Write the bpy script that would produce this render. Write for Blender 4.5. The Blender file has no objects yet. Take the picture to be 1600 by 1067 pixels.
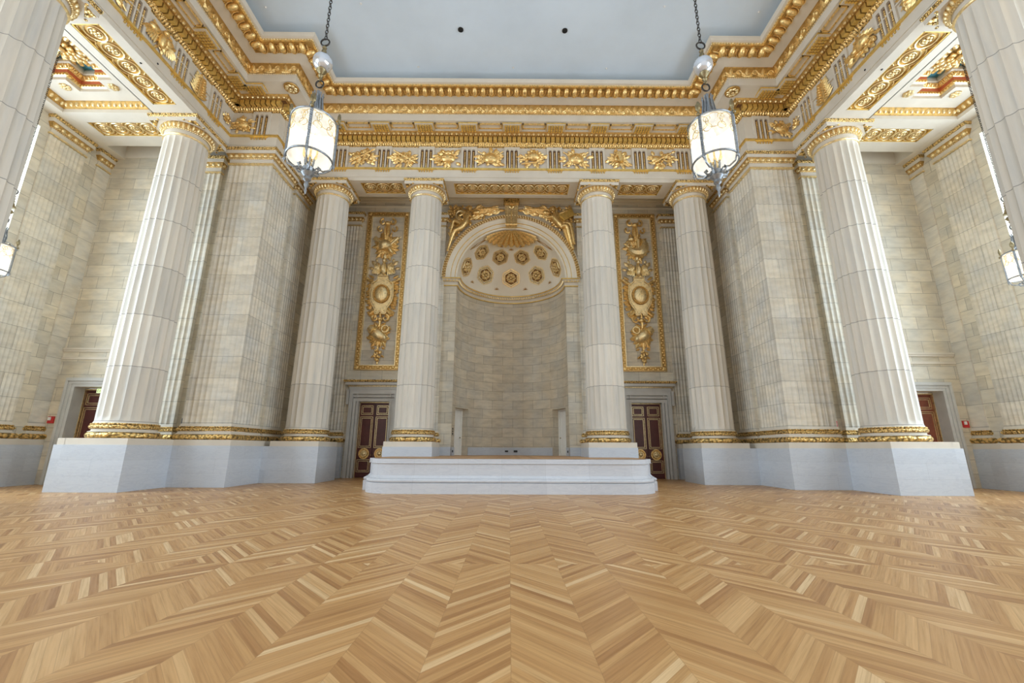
WIN_ST = 11.0; WORLD_ST = 0.92; EXPO = -0.10
import bpy, bmesh, math, random
from math import pi, sin, cos, radians, hypot, atan2, sqrt
from mathutils import Vector, Matrix
SC = bpy.context.scene
COL = SC.collection
random.seed(7)

# ------------------------------------------------------------------ plan constants (metres)
XS, XP, YP, YE, YW = 14.28, 11.91, 18.91, 21.44, 25.1     # side face, pier face, pier front, end face, back wall
SX = -0.03
ZM, ZPL, ZT1, ZSC, ZT2, ZSH = 1.66, 1.90, 2.13, 2.25, 2.46, 2.52   # base levels
ZAS, ZNK, ZEC, ZAB, ZTOP = 15.22, 15.31, 15.54, 15.78, 16.11        # capital levels
ZCEIL = 20.95

# ------------------------------------------------------------------ materials
def nt(name):
    m = bpy.data.materials.new(name); m.use_nodes = True
    t = m.node_tree; t.nodes.clear()
    return m, t
class G:
    """tiny helper for node graphs"""
    def __init__(s, t): s.t = t
    def n(s, typ, **kw):
        nd = s.t.nodes.new(typ)
        for k, v in kw.items():
            if k in ('i',):
                for kk, vv in v.items():
                    sock = nd.inputs[kk]
                    if isinstance(vv, bpy.types.NodeSocket): s.t.links.new(vv, sock)
                    else: sock.default_value = vv
            else: setattr(nd, k, v)
        return nd
    def math(s, op, a, b=0.0, c=None):
        nd = s.n('ShaderNodeMath', operation=op, i={0: a, 1: b})
        if c is not None:
            if isinstance(c, bpy.types.NodeSocket): s.t.links.new(c, nd.inputs[2])
            else: nd.inputs[2].default_value = c
        return nd.outputs[0]
    def mix(s, f, a, b, mode='MIX'):
        nd = s.n('ShaderNodeMix', data_type='RGBA', blend_type=mode)
        for idx, v in ((0, f), (6, a), (7, b)):
            if isinstance(v, bpy.types.NodeSocket): s.t.links.new(v, nd.inputs[idx])
            else: nd.inputs[idx].default_value = v
        return nd.outputs[2]
    def ramp(s, f, stops):
        nd = s.n('ShaderNodeValToRGB', i={0: f}); e = nd.color_ramp.elements
        while len(e) > 1: e.remove(e[-1])
        e[0].position, e[0].color = stops[0]
        for p, c in stops[1:]:
            x = e.new(p); x.color = c
        return nd.outputs[0]
    def noise(s, vec, scale, detail=4, rough=.55):
        return s.n('ShaderNodeTexNoise', i={'Vector': vec, 'Scale': scale, 'Detail': detail, 'Roughness': rough}).outputs[0]
    def mapping(s, vec, sc=(1, 1, 1), loc=(0, 0, 0)):
        return s.n('ShaderNodeMapping', i={'Vector': vec, 'Scale': sc, 'Location': loc}).outputs[0]
    def out(s, shader):
        o = s.n('ShaderNodeOutputMaterial'); s.t.links.new(shader, o.inputs[0])
    def bsdf(s, col, rough=.5, metal=0.0, normal=None, spec=.5):
        b = s.n('ShaderNodeBsdfPrincipled')
        for k, v in (('Base Color', col), ('Roughness', rough), ('Metallic', metal), ('Specular IOR Level', spec)):
            if isinstance(v, bpy.types.NodeSocket): s.t.links.new(v, b.inputs[k])
            else: b.inputs[k].default_value = v
        if normal is not None: s.t.links.new(normal, b.inputs['Normal'])
        return b.outputs[0]
    def bump(s, h, strength=.3, dist=.02):
        return s.n('ShaderNodeBump', i={'Height': h, 'Strength': strength, 'Distance': dist}).outputs[0]
def c4(r, g, b): return (r, g, b, 1)
def mulc(c, f): return (c[0]*f, c[1]*f, c[2]*f, 1)

def ashlar(name, base, bw=1.25, rh=.6, var=.12, mortar=.010, rough=.6, z0=0.0, vein=.06):
    m, t = nt(name); g = G(t)
    uv = g.n('ShaderNodeTexCoord'); v = g.mapping(uv.outputs['UV'], loc=(0, z0, 0))
    br = g.n('ShaderNodeTexBrick', offset=.5, offset_frequency=2, squash=1.0,
             i={'Vector': v, 'Color1': mulc(base, 1+var), 'Color2': mulc(base, 1-var), 'Mortar': mulc(base, .55),
                'Scale': 1.0, 'Mortar Size': mortar, 'Mortar Smooth': .2, 'Bias': 0.0, 'Brick Width': bw, 'Row Height': rh})
    n1 = g.noise(uv.outputs['Object'], .9, 5)
    n2 = g.noise(g.mapping(uv.outputs['Object'], (1.6, 1.6, 5)), 1.0, 5)
    warm = g.mix(g.ramp(n1, [(.38, c4(0, 0, 0)), (.68, c4(1, 1, 1))]), (1.04, 1.0, .92, 1), (.93, .955, .98, 1))
    c = g.mix(1.0, br.outputs[0], warm, 'MULTIPLY')
    st = g.ramp(n2, [(.3, c4(1-vein*2, 1-vein*2, 1-vein*2)), (.6, c4(1+vein, 1+vein, 1+vein))])
    c = g.mix(1.0, c, st, 'MULTIPLY')
    g.out(g.bsdf(c, rough, 0, g.bump(g.math('MULTIPLY', br.outputs[1], -1.0), .35, .01), .35))
    return m
def drum_stone(name, base, z0=2.52, h=2.12):
    m, t = nt(name); g = G(t)
    tc = g.n('ShaderNodeTexCoord'); ob = tc.outputs['Object']
    sp = g.n('ShaderNodeSeparateXYZ', i={0: ob})
    zz = g.math('DIVIDE', g.math('SUBTRACT', sp.outputs[2], z0), h)
    k = g.math('FLOOR', zz); fr = g.math('FRACT', zz)
    rnd = g.n('ShaderNodeObjectInfo').outputs['Random']
    wn = g.n('ShaderNodeTexWhiteNoise', noise_dimensions='2D',
             i={'Vector': g.n('ShaderNodeCombineXYZ', i={0: k, 1: g.math('MULTIPLY', rnd, 37.0)}).outputs[0]})
    tone = g.ramp(wn.outputs[0], [(0, mulc(base, .93)), (.5, mulc(base, 1.0)), (1, mulc(base, 1.05))])
    off = g.n('ShaderNodeVectorMath', operation='ADD', i={0: g.mapping(ob, (2.2, 2.2, .22)),
              1: g.n('ShaderNodeCombineXYZ', i={0: g.math('MULTIPLY', k, 3.7), 1: g.math('MULTIPLY', k, 5.1), 2: k}).outputs[0]}).outputs[0]
    streak = g.ramp(g.noise(off, 1.6, 6, .6), [(.3, c4(.86, .88, .90)), (.5, c4(1, .99, .96)), (.7, c4(1.07, 1.03, .97))])
    c = g.mix(1.0, tone, streak, 'MULTIPLY')
    j = g.math('LESS_THAN', fr, .012)
    c = g.mix(j, c, mulc(base, .45))
    g.out(g.bsdf(c, .55, 0, None, .4))
    return m
def plain(name, base, rough=.55, amt=.07, scale=1.5, metal=0.0, spec=.4, bump=0.0):
    m, t = nt(name); g = G(t)
    ob = g.n('ShaderNodeTexCoord').outputs['Object']
    n = g.noise(ob, scale, 5)
    c = g.mix(1.0, tuple(base[:3])+(1,), g.ramp(n, [(.3, c4(1-amt, 1-amt, 1-amt)), (.7, c4(1+amt, 1+amt, 1+amt))]), 'MULTIPLY')
    nm = g.bump(g.noise(ob, 30, 3), bump, .01) if bump else None
    g.out(g.bsdf(c, rough, metal, nm, spec))
    return m
def marble(name, base, bw=2.6, rh=.56):
    m, t = nt(name); g = G(t)
    tc = g.n('ShaderNodeTexCoord')
    br = g.n('ShaderNodeTexBrick', offset=.5, i={'Vector': tc.outputs['UV'], 'Color1': mulc(base, 1.04), 'Color2': mulc(base, .96),
             'Mortar': mulc(base, .8), 'Scale': 1.0, 'Mortar Size': .004, 'Mortar Smooth': .1, 'Brick Width': bw, 'Row Height': rh})
    wv = g.n('ShaderNodeTexNoise', i={'Vector': g.mapping(tc.outputs['Object'], (.5, .5, 2.6)), 'Scale': 2.0, 'Detail': 8, 'Roughness': .62, 'Distortion': 1.2}).outputs[0]
    v = g.ramp(wv, [(.40, c4(1, 1, 1)), (.49, c4(.90, .91, .93)), (.52, c4(1, 1, 1)), (.62, c4(.95, .96, .97)), (.7, c4(1.02, 1.02, 1.02))])
    g.out(g.bsdf(g.mix(1.0, br.outputs[0], v, 'MULTIPLY'), .42, 0, None, .5))
    return m
def gilt(name, col=(.92, .62, .20), rough=.36, bscale=14, bstr=.35, bdist=.03, dark=.35):
    m, t = nt(name); g = G(t)
    ob = g.n('ShaderNodeTexCoord').outputs['Object']
    n = g.noise(ob, bscale, 4)
    c = g.ramp(n, [(.28, mulc(col, dark)), (.48, mulc(col, .9)), (.75, mulc(col, 1.08))])
    g.out(g.bsdf(c, rough, .82, g.bump(n, bstr, bdist), .5))
    return m
def orn_gilt(name, col=(.9, .6, .2), scale=9.0):
    """gilded carving too fine to model: scrolls and beads as relief"""
    m, t = nt(name); g = G(t)
    ob = g.n('ShaderNodeTexCoord').outputs['Object']
    vo = g.n('ShaderNodeTexVoronoi', i={'Vector': ob, 'Scale': scale})
    h = g.math('SUBTRACT', 1.0, vo.outputs[0])
    c = g.ramp(vo.outputs[0], [(.0, mulc(col, 1.1)), (.45, mulc(col, .85)), (.75, mulc(col, .25))])
    g.out(g.bsdf(c, .36, .8, g.bump(h, .8, .05), .5))
    return m

STONE = (.64, .59, .49)
M = {}
M['ash'] = ashlar('ashlar_limestone', STONE)
M['ash_p'] = ashlar('pilaster_limestone', (.64, .60, .52), bw=2.2, rh=.97, var=.10, z0=.3)
M['ash_n'] = ashlar('niche_limestone', (.60, .545, .445), bw=1.35, rh=.58, var=.09)
M['drum'] = drum_stone('column_limestone', (.66, .62, .55))
M['cream'] = plain('entablature_limestone', (.67, .61, .51), .6, .05, 1.2)
M['cream2'] = plain('soffit_limestone', (.66, .60, .50), .6, .05, 1.2)
M['trimst'] = plain('door_surround_limestone', (.53, .52, .485), .5, .07, 2.0)
M['marble'] = marble('blue_grey_marble', (.575, .615, .665))
M['marble2'] = marble('white_stage_marble', (.61, .625, .655), 1.6, 3.0)
M['gold'] = gilt('gilded_plaster', (1.0, .71, .30), .36, 11, .3, .025, .42)
M['gold2'] = gilt('pale_gilding', (1.0, .80, .44), .36, 10, .2, .02, .6)
M['goldflat'] = gilt('flat_gilding', (.95, .68, .22), .42, 5, .1, .01, .7)
M['goldorn'] = orn_gilt('carved_gilding', (1.0, .68, .25))
M['goldfine'] = orn_gilt('fine_carved_gilding', (1.0, .69, .27), 16.0)
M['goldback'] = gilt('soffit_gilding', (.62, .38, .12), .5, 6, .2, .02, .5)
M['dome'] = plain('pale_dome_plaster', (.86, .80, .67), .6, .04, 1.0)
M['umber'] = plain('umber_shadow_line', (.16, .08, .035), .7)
M['blue'] = plain('blue_ceiling_paint', (.66, .765, .87), .8, .04, .5)
M['blue2'] = plain('teal_coffer_paint', (.09, .30, .40), .8, .05, .5)
M['red'] = plain('red_coffer_paint', (.55, .15, .07), .7)
M['mahog'] = plain('dark_red_mahogany', (.085, .016, .012), .38, .2, 3.0, 0, .5)
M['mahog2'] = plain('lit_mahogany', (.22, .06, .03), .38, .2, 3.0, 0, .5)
M['white'] = plain('white_painted_door', (.86, .85, .79), .5)
M['pewter'] = plain('grey_pewter', (.30, .32, .34), .4, .25, 9, .7)
M['bronze'] = plain('aged_bronze', (.30, .24, .13), .4, .3, 9, .8)
M['iron'] = plain('dark_iron', (.06, .055, .05), .45, .2, 8, .7)
M['black'] = plain('black_fitting', (.02, .02, .02), .5)
M['redbox'] = plain('red_plastic', (.55, .03, .03), .4)
M['whitebox'] = plain('white_plastic', (.8, .8, .78), .4)

def emis(name, col, st):
    m, t = nt(name); g = G(t)
    e = g.n('ShaderNodeEmission', i={'Color': tuple(col)+(1,), 'Strength': st}); g.out(e.outputs[0]); return m
M['daylight'] = emis('daylit_window_glass', (.70, .85, 1.0), WIN_ST)
M['bulb'] = emis('lit_bulb', (1.0, .86, .62), 22.0)
M['exit'] = emis('lit_exit_panel', (.75, .95, .45), 1.5)
def lampglass():
    m, t = nt('lit_etched_glass'); g = G(t)
    tr = g.n('ShaderNodeBsdfTransparent', i={'Color': (.97, .96, .92, 1)})
    e = g.n('ShaderNodeEmission', i={'Color': (1.0, .95, .82, 1), 'Strength': 1.6})
    ob = g.n('ShaderNodeTexCoord').outputs['Object']
    f = g.ramp(g.noise(ob, 1.6, 2), [(.35, c4(.55, .55, .55)), (.7, c4(.85, .85, .85))])
    mx = g.n('ShaderNodeMixShader', i={0: f, 1: tr.outputs[0], 2: e.outputs[0]}); g.out(mx.outputs[0]); return m
M['glass'] = lampglass()
def ballglass():
    m, t = nt('silvered_glass_ball'); g = G(t)
    ob = g.n('ShaderNodeTexCoord').outputs['Object']
    vo = g.n('ShaderNodeTexVoronoi', i={'Vector': ob, 'Scale': 3.4}).outputs[0]
    c = g.ramp(vo, [(.12, c4(.30, .24, .14)), (.2, c4(.72, .76, .82))])
    g.out(g.bsdf(c, .16, .55, None, .6)); return m
M['ball'] = ballglass()

def parquet():
    W, H, S, PT = .65, 7.75, 1.12, .118
    m, t = nt('oak_chevron_parquet'); g = G(t)
    ob = g.n('ShaderNodeTexCoord').outputs['Object']
    sp = g.n('ShaderNodeSeparateXYZ', i={0: ob})
    x = g.math('ADD', sp.outputs[0], .03); y = g.math('SUBTRACT', sp.outputs[1], 6.65)
    tri = g.math('SUBTRACT', W, g.math('PINGPONG', x, W))
    yd = g.math('PINGPONG', y, H)
    tt = g.math('ADD', yd, g.math('MULTIPLY', tri, S))
    q = g.math('DIVIDE', tt, PT)
    # uneven plank widths: warp the plank coordinate a little per band
    band = g.math('FLOOR', g.math('DIVIDE', x, W)); row = g.math('FLOOR', g.math('DIVIDE', y, H))
    k = g.math('FLOOR', q); fr = g.math('FRACT', q)
    wn = g.n('ShaderNodeTexWhiteNoise', noise_dimensions='3D', i={'Vector': g.n('ShaderNodeCombineXYZ', i={0: k, 1: band, 2: row}).outputs[0]})
    A = lambda r, gg, b: c4(r, gg, b)
    tone = g.ramp(wn.outputs[0], [(0, A(.37, .178, .062)), (.25, A(.465, .245, .090)), (.6, A(.53, .295, .115)), (.88, A(.60, .36, .155)), (1, A(.71, .49, .26))])
    gv = g.n('ShaderNodeCombineXYZ', i={0: g.math('MULTIPLY', tt, 26.0), 1: g.math('MULTIPLY', x, 1.6), 2: g.math('ADD', g.math('MULTIPLY', k, 7.3), g.math('MULTIPLY', band, 3.1))}).outputs[0]
    gr = g.noise(gv, 1.0, 5, .6)
    grain = g.ramp(gr, [(.30, c4(.80, .76, .70)), (.5, c4(1, 1, 1)), (.72, c4(1.12, 1.14, 1.16))])
    c = g.mix(1.0, tone, grain, 'MULTIPLY')
    big = g.ramp(g.noise(gv, .35, 3), [(.35, c4(.94, .93, .91)), (.65, c4(1.05, 1.05, 1.05))])
    c = g.mix(1.0, c, big, 'MULTIPLY')
    e1 = g.math('LESS_THAN', fr, .035)
    fx = g.math('FRACT', g.math('DIVIDE', x, W)); e2 = g.math('LESS_THAN', fx, .006)
    c = g.mix(g.math('MULTIPLY', g.math('MAXIMUM', e1, e2), .45), c, c4(.22, .11, .04))
    ro = g.ramp(gr, [(.3, c4(.42, .42, .42)), (.7, c4(.33, .33, .33))])
    g.out(g.bsdf(c, ro, 0, g.bump(gr, .04, .004), .5))
    return m
M['parquet'] = parquet()
def stagewood():
    m, t = nt('oak_stage_boards'); g = G(t)
    ob = g.n('ShaderNodeTexCoord').outputs['Object']; sp = g.n('ShaderNodeSeparateXYZ', i={0: ob})
    k = g.math('FLOOR', g.math('DIVIDE', sp.outputs[0], .2))
    wn = g.n('ShaderNodeTexWhiteNoise', noise_dimensions='1D', i={'W': k})
    g.out(g.bsdf(g.ramp(wn.outputs[0], [(0, c4(.42, .22, .09)), (1, c4(.58, .34, .16))]), .4)); return m
M['stagewood'] = stagewood()

# ------------------------------------------------------------------ mesh builder
class MB:
    def __init__(s): s.v = []; s.f = []; s.uv = {}
    def add(s, V, F, uvs=None):
        b = len(s.v); s.v.extend(V)
        for i, f in enumerate(F):
            if uvs: s.uv[len(s.f)] = uvs[i]
            s.f.append(tuple(b+j for j in f))
        return s
    def box(s, x0, x1, y0, y1, z0, z1):
        if x0 > x1: x0, x1 = x1, x0
        if y0 > y1: y0, y1 = y1, y0
        if z0 > z1: z0, z1 = z1, z0
        V = [(x0, y0, z0), (x1, y0, z0), (x1, y1, z0), (x0, y1, z0), (x0, y0, z1), (x1, y0, z1), (x1, y1, z1), (x0, y1, z1)]
        return s.add(V, [(0, 3, 2, 1), (4, 5, 6, 7), (0, 1, 5, 4), (1, 2, 6, 5), (2, 3, 7, 6), (3, 0, 4, 7)])
    def quad(s, a, b, c, d): return s.add([a, b, c, d], [(0, 1, 2, 3)])
    def ell(s, c, r, n=8, m=6, R=None):
        V = []; F = []
        for i in range(1, m):
            th = pi*i/m
            for j in range(n):
                ph = 2*pi*j/n
                V.append(Vector((r[0]*sin(th)*cos(ph), r[1]*sin(th)*sin(ph), r[2]*cos(th))))
        V.append(Vector((0, 0, r[2]))); V.append(Vector((0, 0, -r[2]))); T = len(V)-2
        for i in range(m-2):
            for j in range(n):
                a = i*n+j; b = i*n+(j+1) % n
                F.append((a, a+n, b+n, b))
        for j in range(n):
            F.append((T, j, (j+1) % n)); F.append((T+1, (m-2)*n+(j+1) % n, (m-2)*n+j))
        c = Vector(c)
        if R is not None: V = [R @ v for v in V]
        return s.add([tuple(v+c) for v in V], F)
    def tube(s, P, r, n=6, closed=False, cap=True):
        P = [Vector(p) for p in P]; N = len(P)
        rr = r if isinstance(r, (list, tuple)) else [r]*N
        V = []; F = []; up = None
        for i, p in enumerate(P):
            if closed: d = P[(i+1) % N]-P[i-1]
            else: d = P[min(i+1, N-1)]-P[max(i-1, 0)]
            if d.length < 1e-9: d = Vector((0, 0, 1))
            d.normalize()
            if up is None:
                up = Vector((0, 0, 1)) if abs(d.z) < .9 else Vector((0, 1, 0))
            a = d.cross(up)
            if a.length < 1e-6: a = d.orthogonal()
            a.normalize(); b = a.cross(d).normalized(); up = b
            for k in range(n):
                t = 2*pi*k/n; V.append(tuple(p+(a*cos(t)+b*sin(t))*rr[i]))
        for i in range(N if closed else N-1):
            for k in range(n):
                j = (i+1) % N
                F.append((i*n+k, i*n+(k+1) % n, j*n+(k+1) % n, j*n+k))
        if cap and not closed:
            F.append(tuple(range(n))[::-1]); F.append(tuple((N-1)*n+k for k in range(n)))
        return s.add(V, F)
    def lathe(s, prof, n=24, c=(0, 0, 0), rf=None):
        V = []; F = []; L = len(prof)
        for r, z in prof:
            for k in range(n):
                t = 2*pi*k/n; V.append((c[0]+r*cos(t), c[1]+r*sin(t), c[2]+z))
        for i in range(L-1):
            for k in range(n):
                F.append((i*n+k, i*n+(k+1) % n, (i+1)*n+(k+1) % n, (i+1)*n+k))
        return s.add(V, F)
    def sweep(s, path, prof, closed=False):
        """prof: (p, z) with p the offset to the right of the path direction"""
        N = len(path); nr = []
        for i in range(N if closed else N-1):
            a = path[i]; b = path[(i+1) % N]; dx, dy = b[0]-a[0], b[1]-a[1]; l = hypot(dx, dy) or 1
            nr.append((dy/l, -dx/l))
        mit = []
        for i in range(N):
            if closed: n1, n2 = nr[i-1], nr[i]
            else: n1, n2 = nr[max(i-1, 0)], nr[min(i, N-2)]
            d = 1+n1[0]*n2[0]+n1[1]*n2[1]; d = max(d, .2)
            mit.append(((n1[0]+n2[0])/d, (n1[1]+n2[1])/d))
        L = [0.0]
        for i in range(1, N+1): a = path[i-1]; b = path[i % N]; L.append(L[-1]+hypot(b[0]-a[0], b[1]-a[1]))
        V = []; F = []; U = []; K = len(prof); vv = [0.0]
        for k in range(1, K): vv.append(vv[-1]+hypot(prof[k][0]-prof[k-1][0], prof[k][1]-prof[k-1][1]))
        z0 = prof[0][1]
        for i in range(N):
            for (p, z) in prof: V.append((path[i][0]+mit[i][0]*p, path[i][1]+mit[i][1]*p, z))
        for i in range(N if closed else N-1):
            j = (i+1) % N
            for k in range(K-1):
                F.append((i*K+k, j*K+k, j*K+k+1, i*K+k+1))
                va, vb = z0+vv[k], z0+vv[k+1]
                U.append([(L[i], va), (L[i+1], va), (L[i+1], vb), (L[i], vb)])
        return s.add(V, F, U)
    def place(s, tv, tf, o, eu, ev, ew):
        """template coordinates (u, v, w) -> world"""
        V = [(o[0]+u*eu[0]+v*ev[0]+w*ew[0], o[1]+u*eu[1]+v*ev[1]+w*ew[1], o[2]+u*eu[2]+v*ev[2]+w*ew[2]) for u, v, w in tv]
        return s.add(V, tf)
    def build(s, name, mat, parent=None, smooth=35, loc=None, recalc=True):
        me = bpy.data.meshes.new(name)
        if loc is not None: vs = [(a-loc[0], b-loc[1], c-loc[2]) for a, b, c in s.v]
        else: vs = s.v
        me.from_pydata(vs, [], s.f)
        me.validate(clean_customdata=False)
        uvl = me.uv_layers.new(name='UVMap')
        off = loc or (0, 0, 0)
        ok = len(me.polygons) == len(s.f)
        data = [0.0]*(2*len(me.loops))
        for p in me.polygons:
            u = s.uv.get(p.index) if ok else None
            if u:
                for i, li in enumerate(p.loop_indices): data[2*li] = u[i][0]; data[2*li+1] = u[i][1]
            else:
                n = p.normal; ax = 0 if abs(n.x) >= abs(n.y) else 1
                fl = abs(n.z) > .75
                for li in p.loop_indices:
                    co = me.vertices[me.loops[li].vertex_index].co
                    X, Y, Z = co.x+off[0], co.y+off[1], co.z+off[2]
                    if fl: a, b = X, Y
                    elif ax == 0: a, b = Y, Z
                    else: a, b = X, Z
                    data[2*li] = a; data[2*li+1] = b
        uvl.data.foreach_set('uv', data)
        if recalc:
            bm = bmesh.new(); bm.from_mesh(me); bmesh.ops.recalc_face_normals(bm, faces=bm.faces); bm.to_mesh(me); bm.free()
        if smooth:
            me.shade_smooth(); me.set_sharp_from_angle(angle=radians(smooth))
        me.materials.append(M[mat] if isinstance(mat, str) else mat)
        o = bpy.data.objects.new(name, me); COL.objects.link(o)
        if parent is not None: o.parent = parent
        elif loc is not None: o.location = loc
        return o

def tag(o, label=None, cat=None, group=None, kind=None):
    if label: o['label'] = label
    if cat: o['category'] = cat
    if group: o['group'] = group
    if kind: o['kind'] = kind
    return o
def empty(name, loc, label=None, cat=None, group=None, rz=0, kind=None):
    o = bpy.data.objects.new(name, None); COL.objects.link(o)
    o.location = loc; o.rotation_euler = (0, 0, rz); o.empty_display_size = .2
    return tag(o, label, cat, group, kind)
def copy_tree(o, parent=None):
    c = o.copy(); COL.objects.link(c); c.parent = parent
    for ch in list(o.children): copy_tree(ch, c)
    return c
def sub(mb, name, mat, parent, smooth=35):
    """part under a thing whose origin is parent.location (no rotation)"""
    l = parent.location; vs = [(a-l[0], b-l[1], c-l[2]) for a, b, c in mb.v]
    old = mb.v; mb.v = vs
    o = mb.build(name, mat, None, smooth); mb.v = old
    o.parent = parent
    return o

# ------------------------------------------------------------------ ornament templates (u along, v outward, w up)
def tpl(fn):
    b = MB(); fn(b); return b.v, b.f
def _egg(b):   # width 1, height 1 (v = depth)
    b.ell((0, .14, .04), (.33, .46, .46), 10, 7)
    P = [(.44*sin(a), .06, .02-.50*cos(a)) for a in [radians(x) for x in range(-120, 121, 24)]]
    b.tube(P, .055, 5)
    b.ell((.5, .05, -.05), (.05, .12, .42), 4, 4)
EGG = tpl(_egg)
def _egg_s(b):
    b.ell((0, .15, .0), (.30, .34, .5), 6, 5)
    b.box(.40, .60, -.02, .18, -.45, .5)
EGGS = tpl(_egg_s)
def leafmesh(b, u, w, ang, L, W, d=.0, th=.15, n=5):
    """pointed, midribbed leaf lying in the uw-plane, bulging towards +v"""
    ca, sa = cos(ang), sin(ang); V = []; F = []
    for i in range(n+1):
        t = i/n; wd = W*.5*sin(pi*min(1, t*.93+.07))**.8*(1 if i < n else 0.02)
        h = th*sin(pi*(t*.8+.15)); s = t*L
        for (q, hh) in ((-1, 0), (0, 1), (1, 0)):
            lu, lw = s, q*wd
            V.append((u+lu*ca-lw*sa, d+(h if hh else h*.25), w+lu*sa+lw*ca))
    for i in range(n):
        for k in range(2): F.append((i*3+k, (i+1)*3+k, (i+1)*3+k+1, i*3+k+1))
    b.add(V, F)
def _acan(b):   # broad leaf + coiled bud, pitch 1, height 1
    for a, l in ((90, .95), (55, .62), (125, .62), (25, .42), (155, .42)):
        leafmesh(b, -.22, -.45, radians(a), l, .26, .1, .16, 3)
    b.tube([(.27+.17*cos(t)*(1-t/14), .14, .0+.3*sin(t)*(1-t/14)) for t in [i*.7 for i in range(14)]], .05, 4)
    b.ell((.27, .16, 0), (.09, .1, .15), 5, 4)
ACAN = tpl(_acan)
def _bead(b): b.ell((0, 0, 0), (.36, .4, .42), 6, 4)
BEAD = tpl(_bead)
def _tongue(b):
    leafmesh(b, -.25, .5, radians(-90), 1.0, .42, .02, .3, 3); leafmesh(b, .25, .5, radians(-90), .8, .3, .02, .2, 3)
TONGUE = tpl(_tongue)
def run(mb, T, a, b, pitch, h, depth, z, inset=0.0, nrm=None, W=None, V=None):
    """repeat template along plan segment a->b (outward = right of direction)"""
    dx, dy = b[0]-a[0], b[1]-a[1]; L = hypot(dx, dy)
    if L < pitch*.6: return
    ux, uy = dx/L, dy/L; n = max(1, int(round((L-2*inset)/pitch))); pt = (L-2*inset)/n
    nx, ny = nrm or (uy, -ux)
    for i in range(n):
        s = inset+(i+.5)*pt
        w = W or (0, h); v = V or (depth, 0)
        mb.place(T[0], T[1], (a[0]+ux*s, a[1]+uy*s, z), (ux*pt, uy*pt, 0), (nx*v[0], ny*v[0], v[1]), (nx*w[0], ny*w[0], w[1]))
def offset(path, p, closed=False):
    N = len(path); out = []
    for i in range(N):
        if closed: pr, nx = path[i-1], path[(i+1) % N]
        else: pr, nx = path[max(i-1, 0)], path[min(i+1, N-1)]
        a = path[i]
        d1 = (a[0]-pr[0], a[1]-pr[1]); d2 = (nx[0]-a[0], nx[1]-a[1])
        if i == 0 and not closed: d1 = d2
        if i == N-1 and not closed: d2 = d1
        l1 = hypot(*d1); l2 = hypot(*d2); n1 = (d1[1]/l1, -d1[0]/l1); n2 = (d2[1]/l2, -d2[0]/l2)
        d = 1+n1[0]*n2[0]+n1[1]*n2[1]; d = max(d, .2)
        out.append((a[0]+(n1[0]+n2[0])/d*p, a[1]+(n1[1]+n2[1])/d*p))
    return out
def runpath(mb, T, path, p, pitch, h, depth, z, closed=False, inset=0.0, **k):
    q = offset(path, p, closed)
    for i in range(len(q) if closed else len(q)-1): run(mb, T, q[i], q[(i+1) % len(q)], pitch, h, depth, z, inset, **k)
def arcpath(cx, cy, r, a0, a1, n): return [(cx+r*cos(radians(a0+(a1-a0)*i/n)), cy+r*sin(radians(a0+(a1-a0)*i/n))) for i in range(n+1)]
def flutes(a, b, n, margin, depth=.045, seg=5):
    """plan polyline a->b with n concave flutes cut in (right side is outward)"""
    dx, dy = b[0]-a[0], b[1]-a[1]; L = hypot(dx, dy); ux, uy = dx/L, dy/L; nx, ny = uy, -ux
    pt = (L-2*margin)/n; P = [a]
    for i in range(n):
        s0 = margin+i*pt+pt*.06; w = pt*.88
        for k in range(seg+1):
            t = k/seg; s = s0+w*t; d = -depth*sin(pi*t)
            P.append((a[0]+ux*s+nx*d, a[1]+uy*s+ny*d))
    P.append(b); return P
# ================================================================== SETTING
def mir(path): return [(-x, y) for x, y in reversed(path)]
def sd(path, s): return path if s < 0 else mir(path)
SIDE = {-1: 'left', 1: 'right'}
YBACK = -9.0
# floor
b = MB(); b.quad((-22, YBACK, 0), (22, YBACK, 0), (22, 26.2, 0), (-22, 26.2, 0))
tag(b.build('floor', 'parquet', smooth=0), kind='structure')
# main ceiling
b = MB(); b.quad((-14.6, YBACK, ZCEIL), (14.6, YBACK, ZCEIL), (14.6, 23.4, ZCEIL), (-14.6, 23.4, ZCEIL))
ceil = tag(b.build('ceiling', 'blue', smooth=0), kind='structure')

# ---- entablature -------------------------------------------------
EP = [(-XS, YBACK), (-XS, YP), (-XP, YP), (-XP, YE), (XP, YE), (XP, YP), (XS, YP), (XS, YBACK)]
b = MB(); b.sweep(EP, [(-.02, ZTOP-.004), (.015, ZTOP-.003), (.015, 16.32), (.045, 16.325), (.045, 16.79)])
ent = tag(b.build('trim_1', 'cream'), kind='structure')     # architrave, carries frieze and cornice as parts
def epart(name, mat, prof=None, mb=None, smooth=35):
    mb = mb or MB()
    if prof: mb.sweep(EP, prof)
    return mb.build(name, mat, ent, smooth)
epart('taenia', 'goldflat', [(0, 16.79), (.13, 16.79), (.13, 16.885), (0, 16.89)])
epart('frieze', 'cream', [(0, 16.885), (0, 18.30)])
epart('leaf_moulding', 'goldfine', [(0, 18.27), (.07, 18.30), (.10, 18.38), (.20, 18.45), (.22, 18.47)])
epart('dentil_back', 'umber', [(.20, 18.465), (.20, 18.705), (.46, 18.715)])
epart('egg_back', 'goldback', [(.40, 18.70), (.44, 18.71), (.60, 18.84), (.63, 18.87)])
epart('corona_soffit', 'cream2', [(.60, 18.87), (.66, 18.90), (1.24, 19.02)])
epart('corona', 'cream', [(1.24, 19.02), (1.25, 19.02), (1.25, 19.42), (1.29, 19.43)])
epart('acanthus_back', 'goldback', [(1.27, 19.42), (1.34, 19.5), (1.42, 19.88), (1.46, 19.90)])
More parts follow.
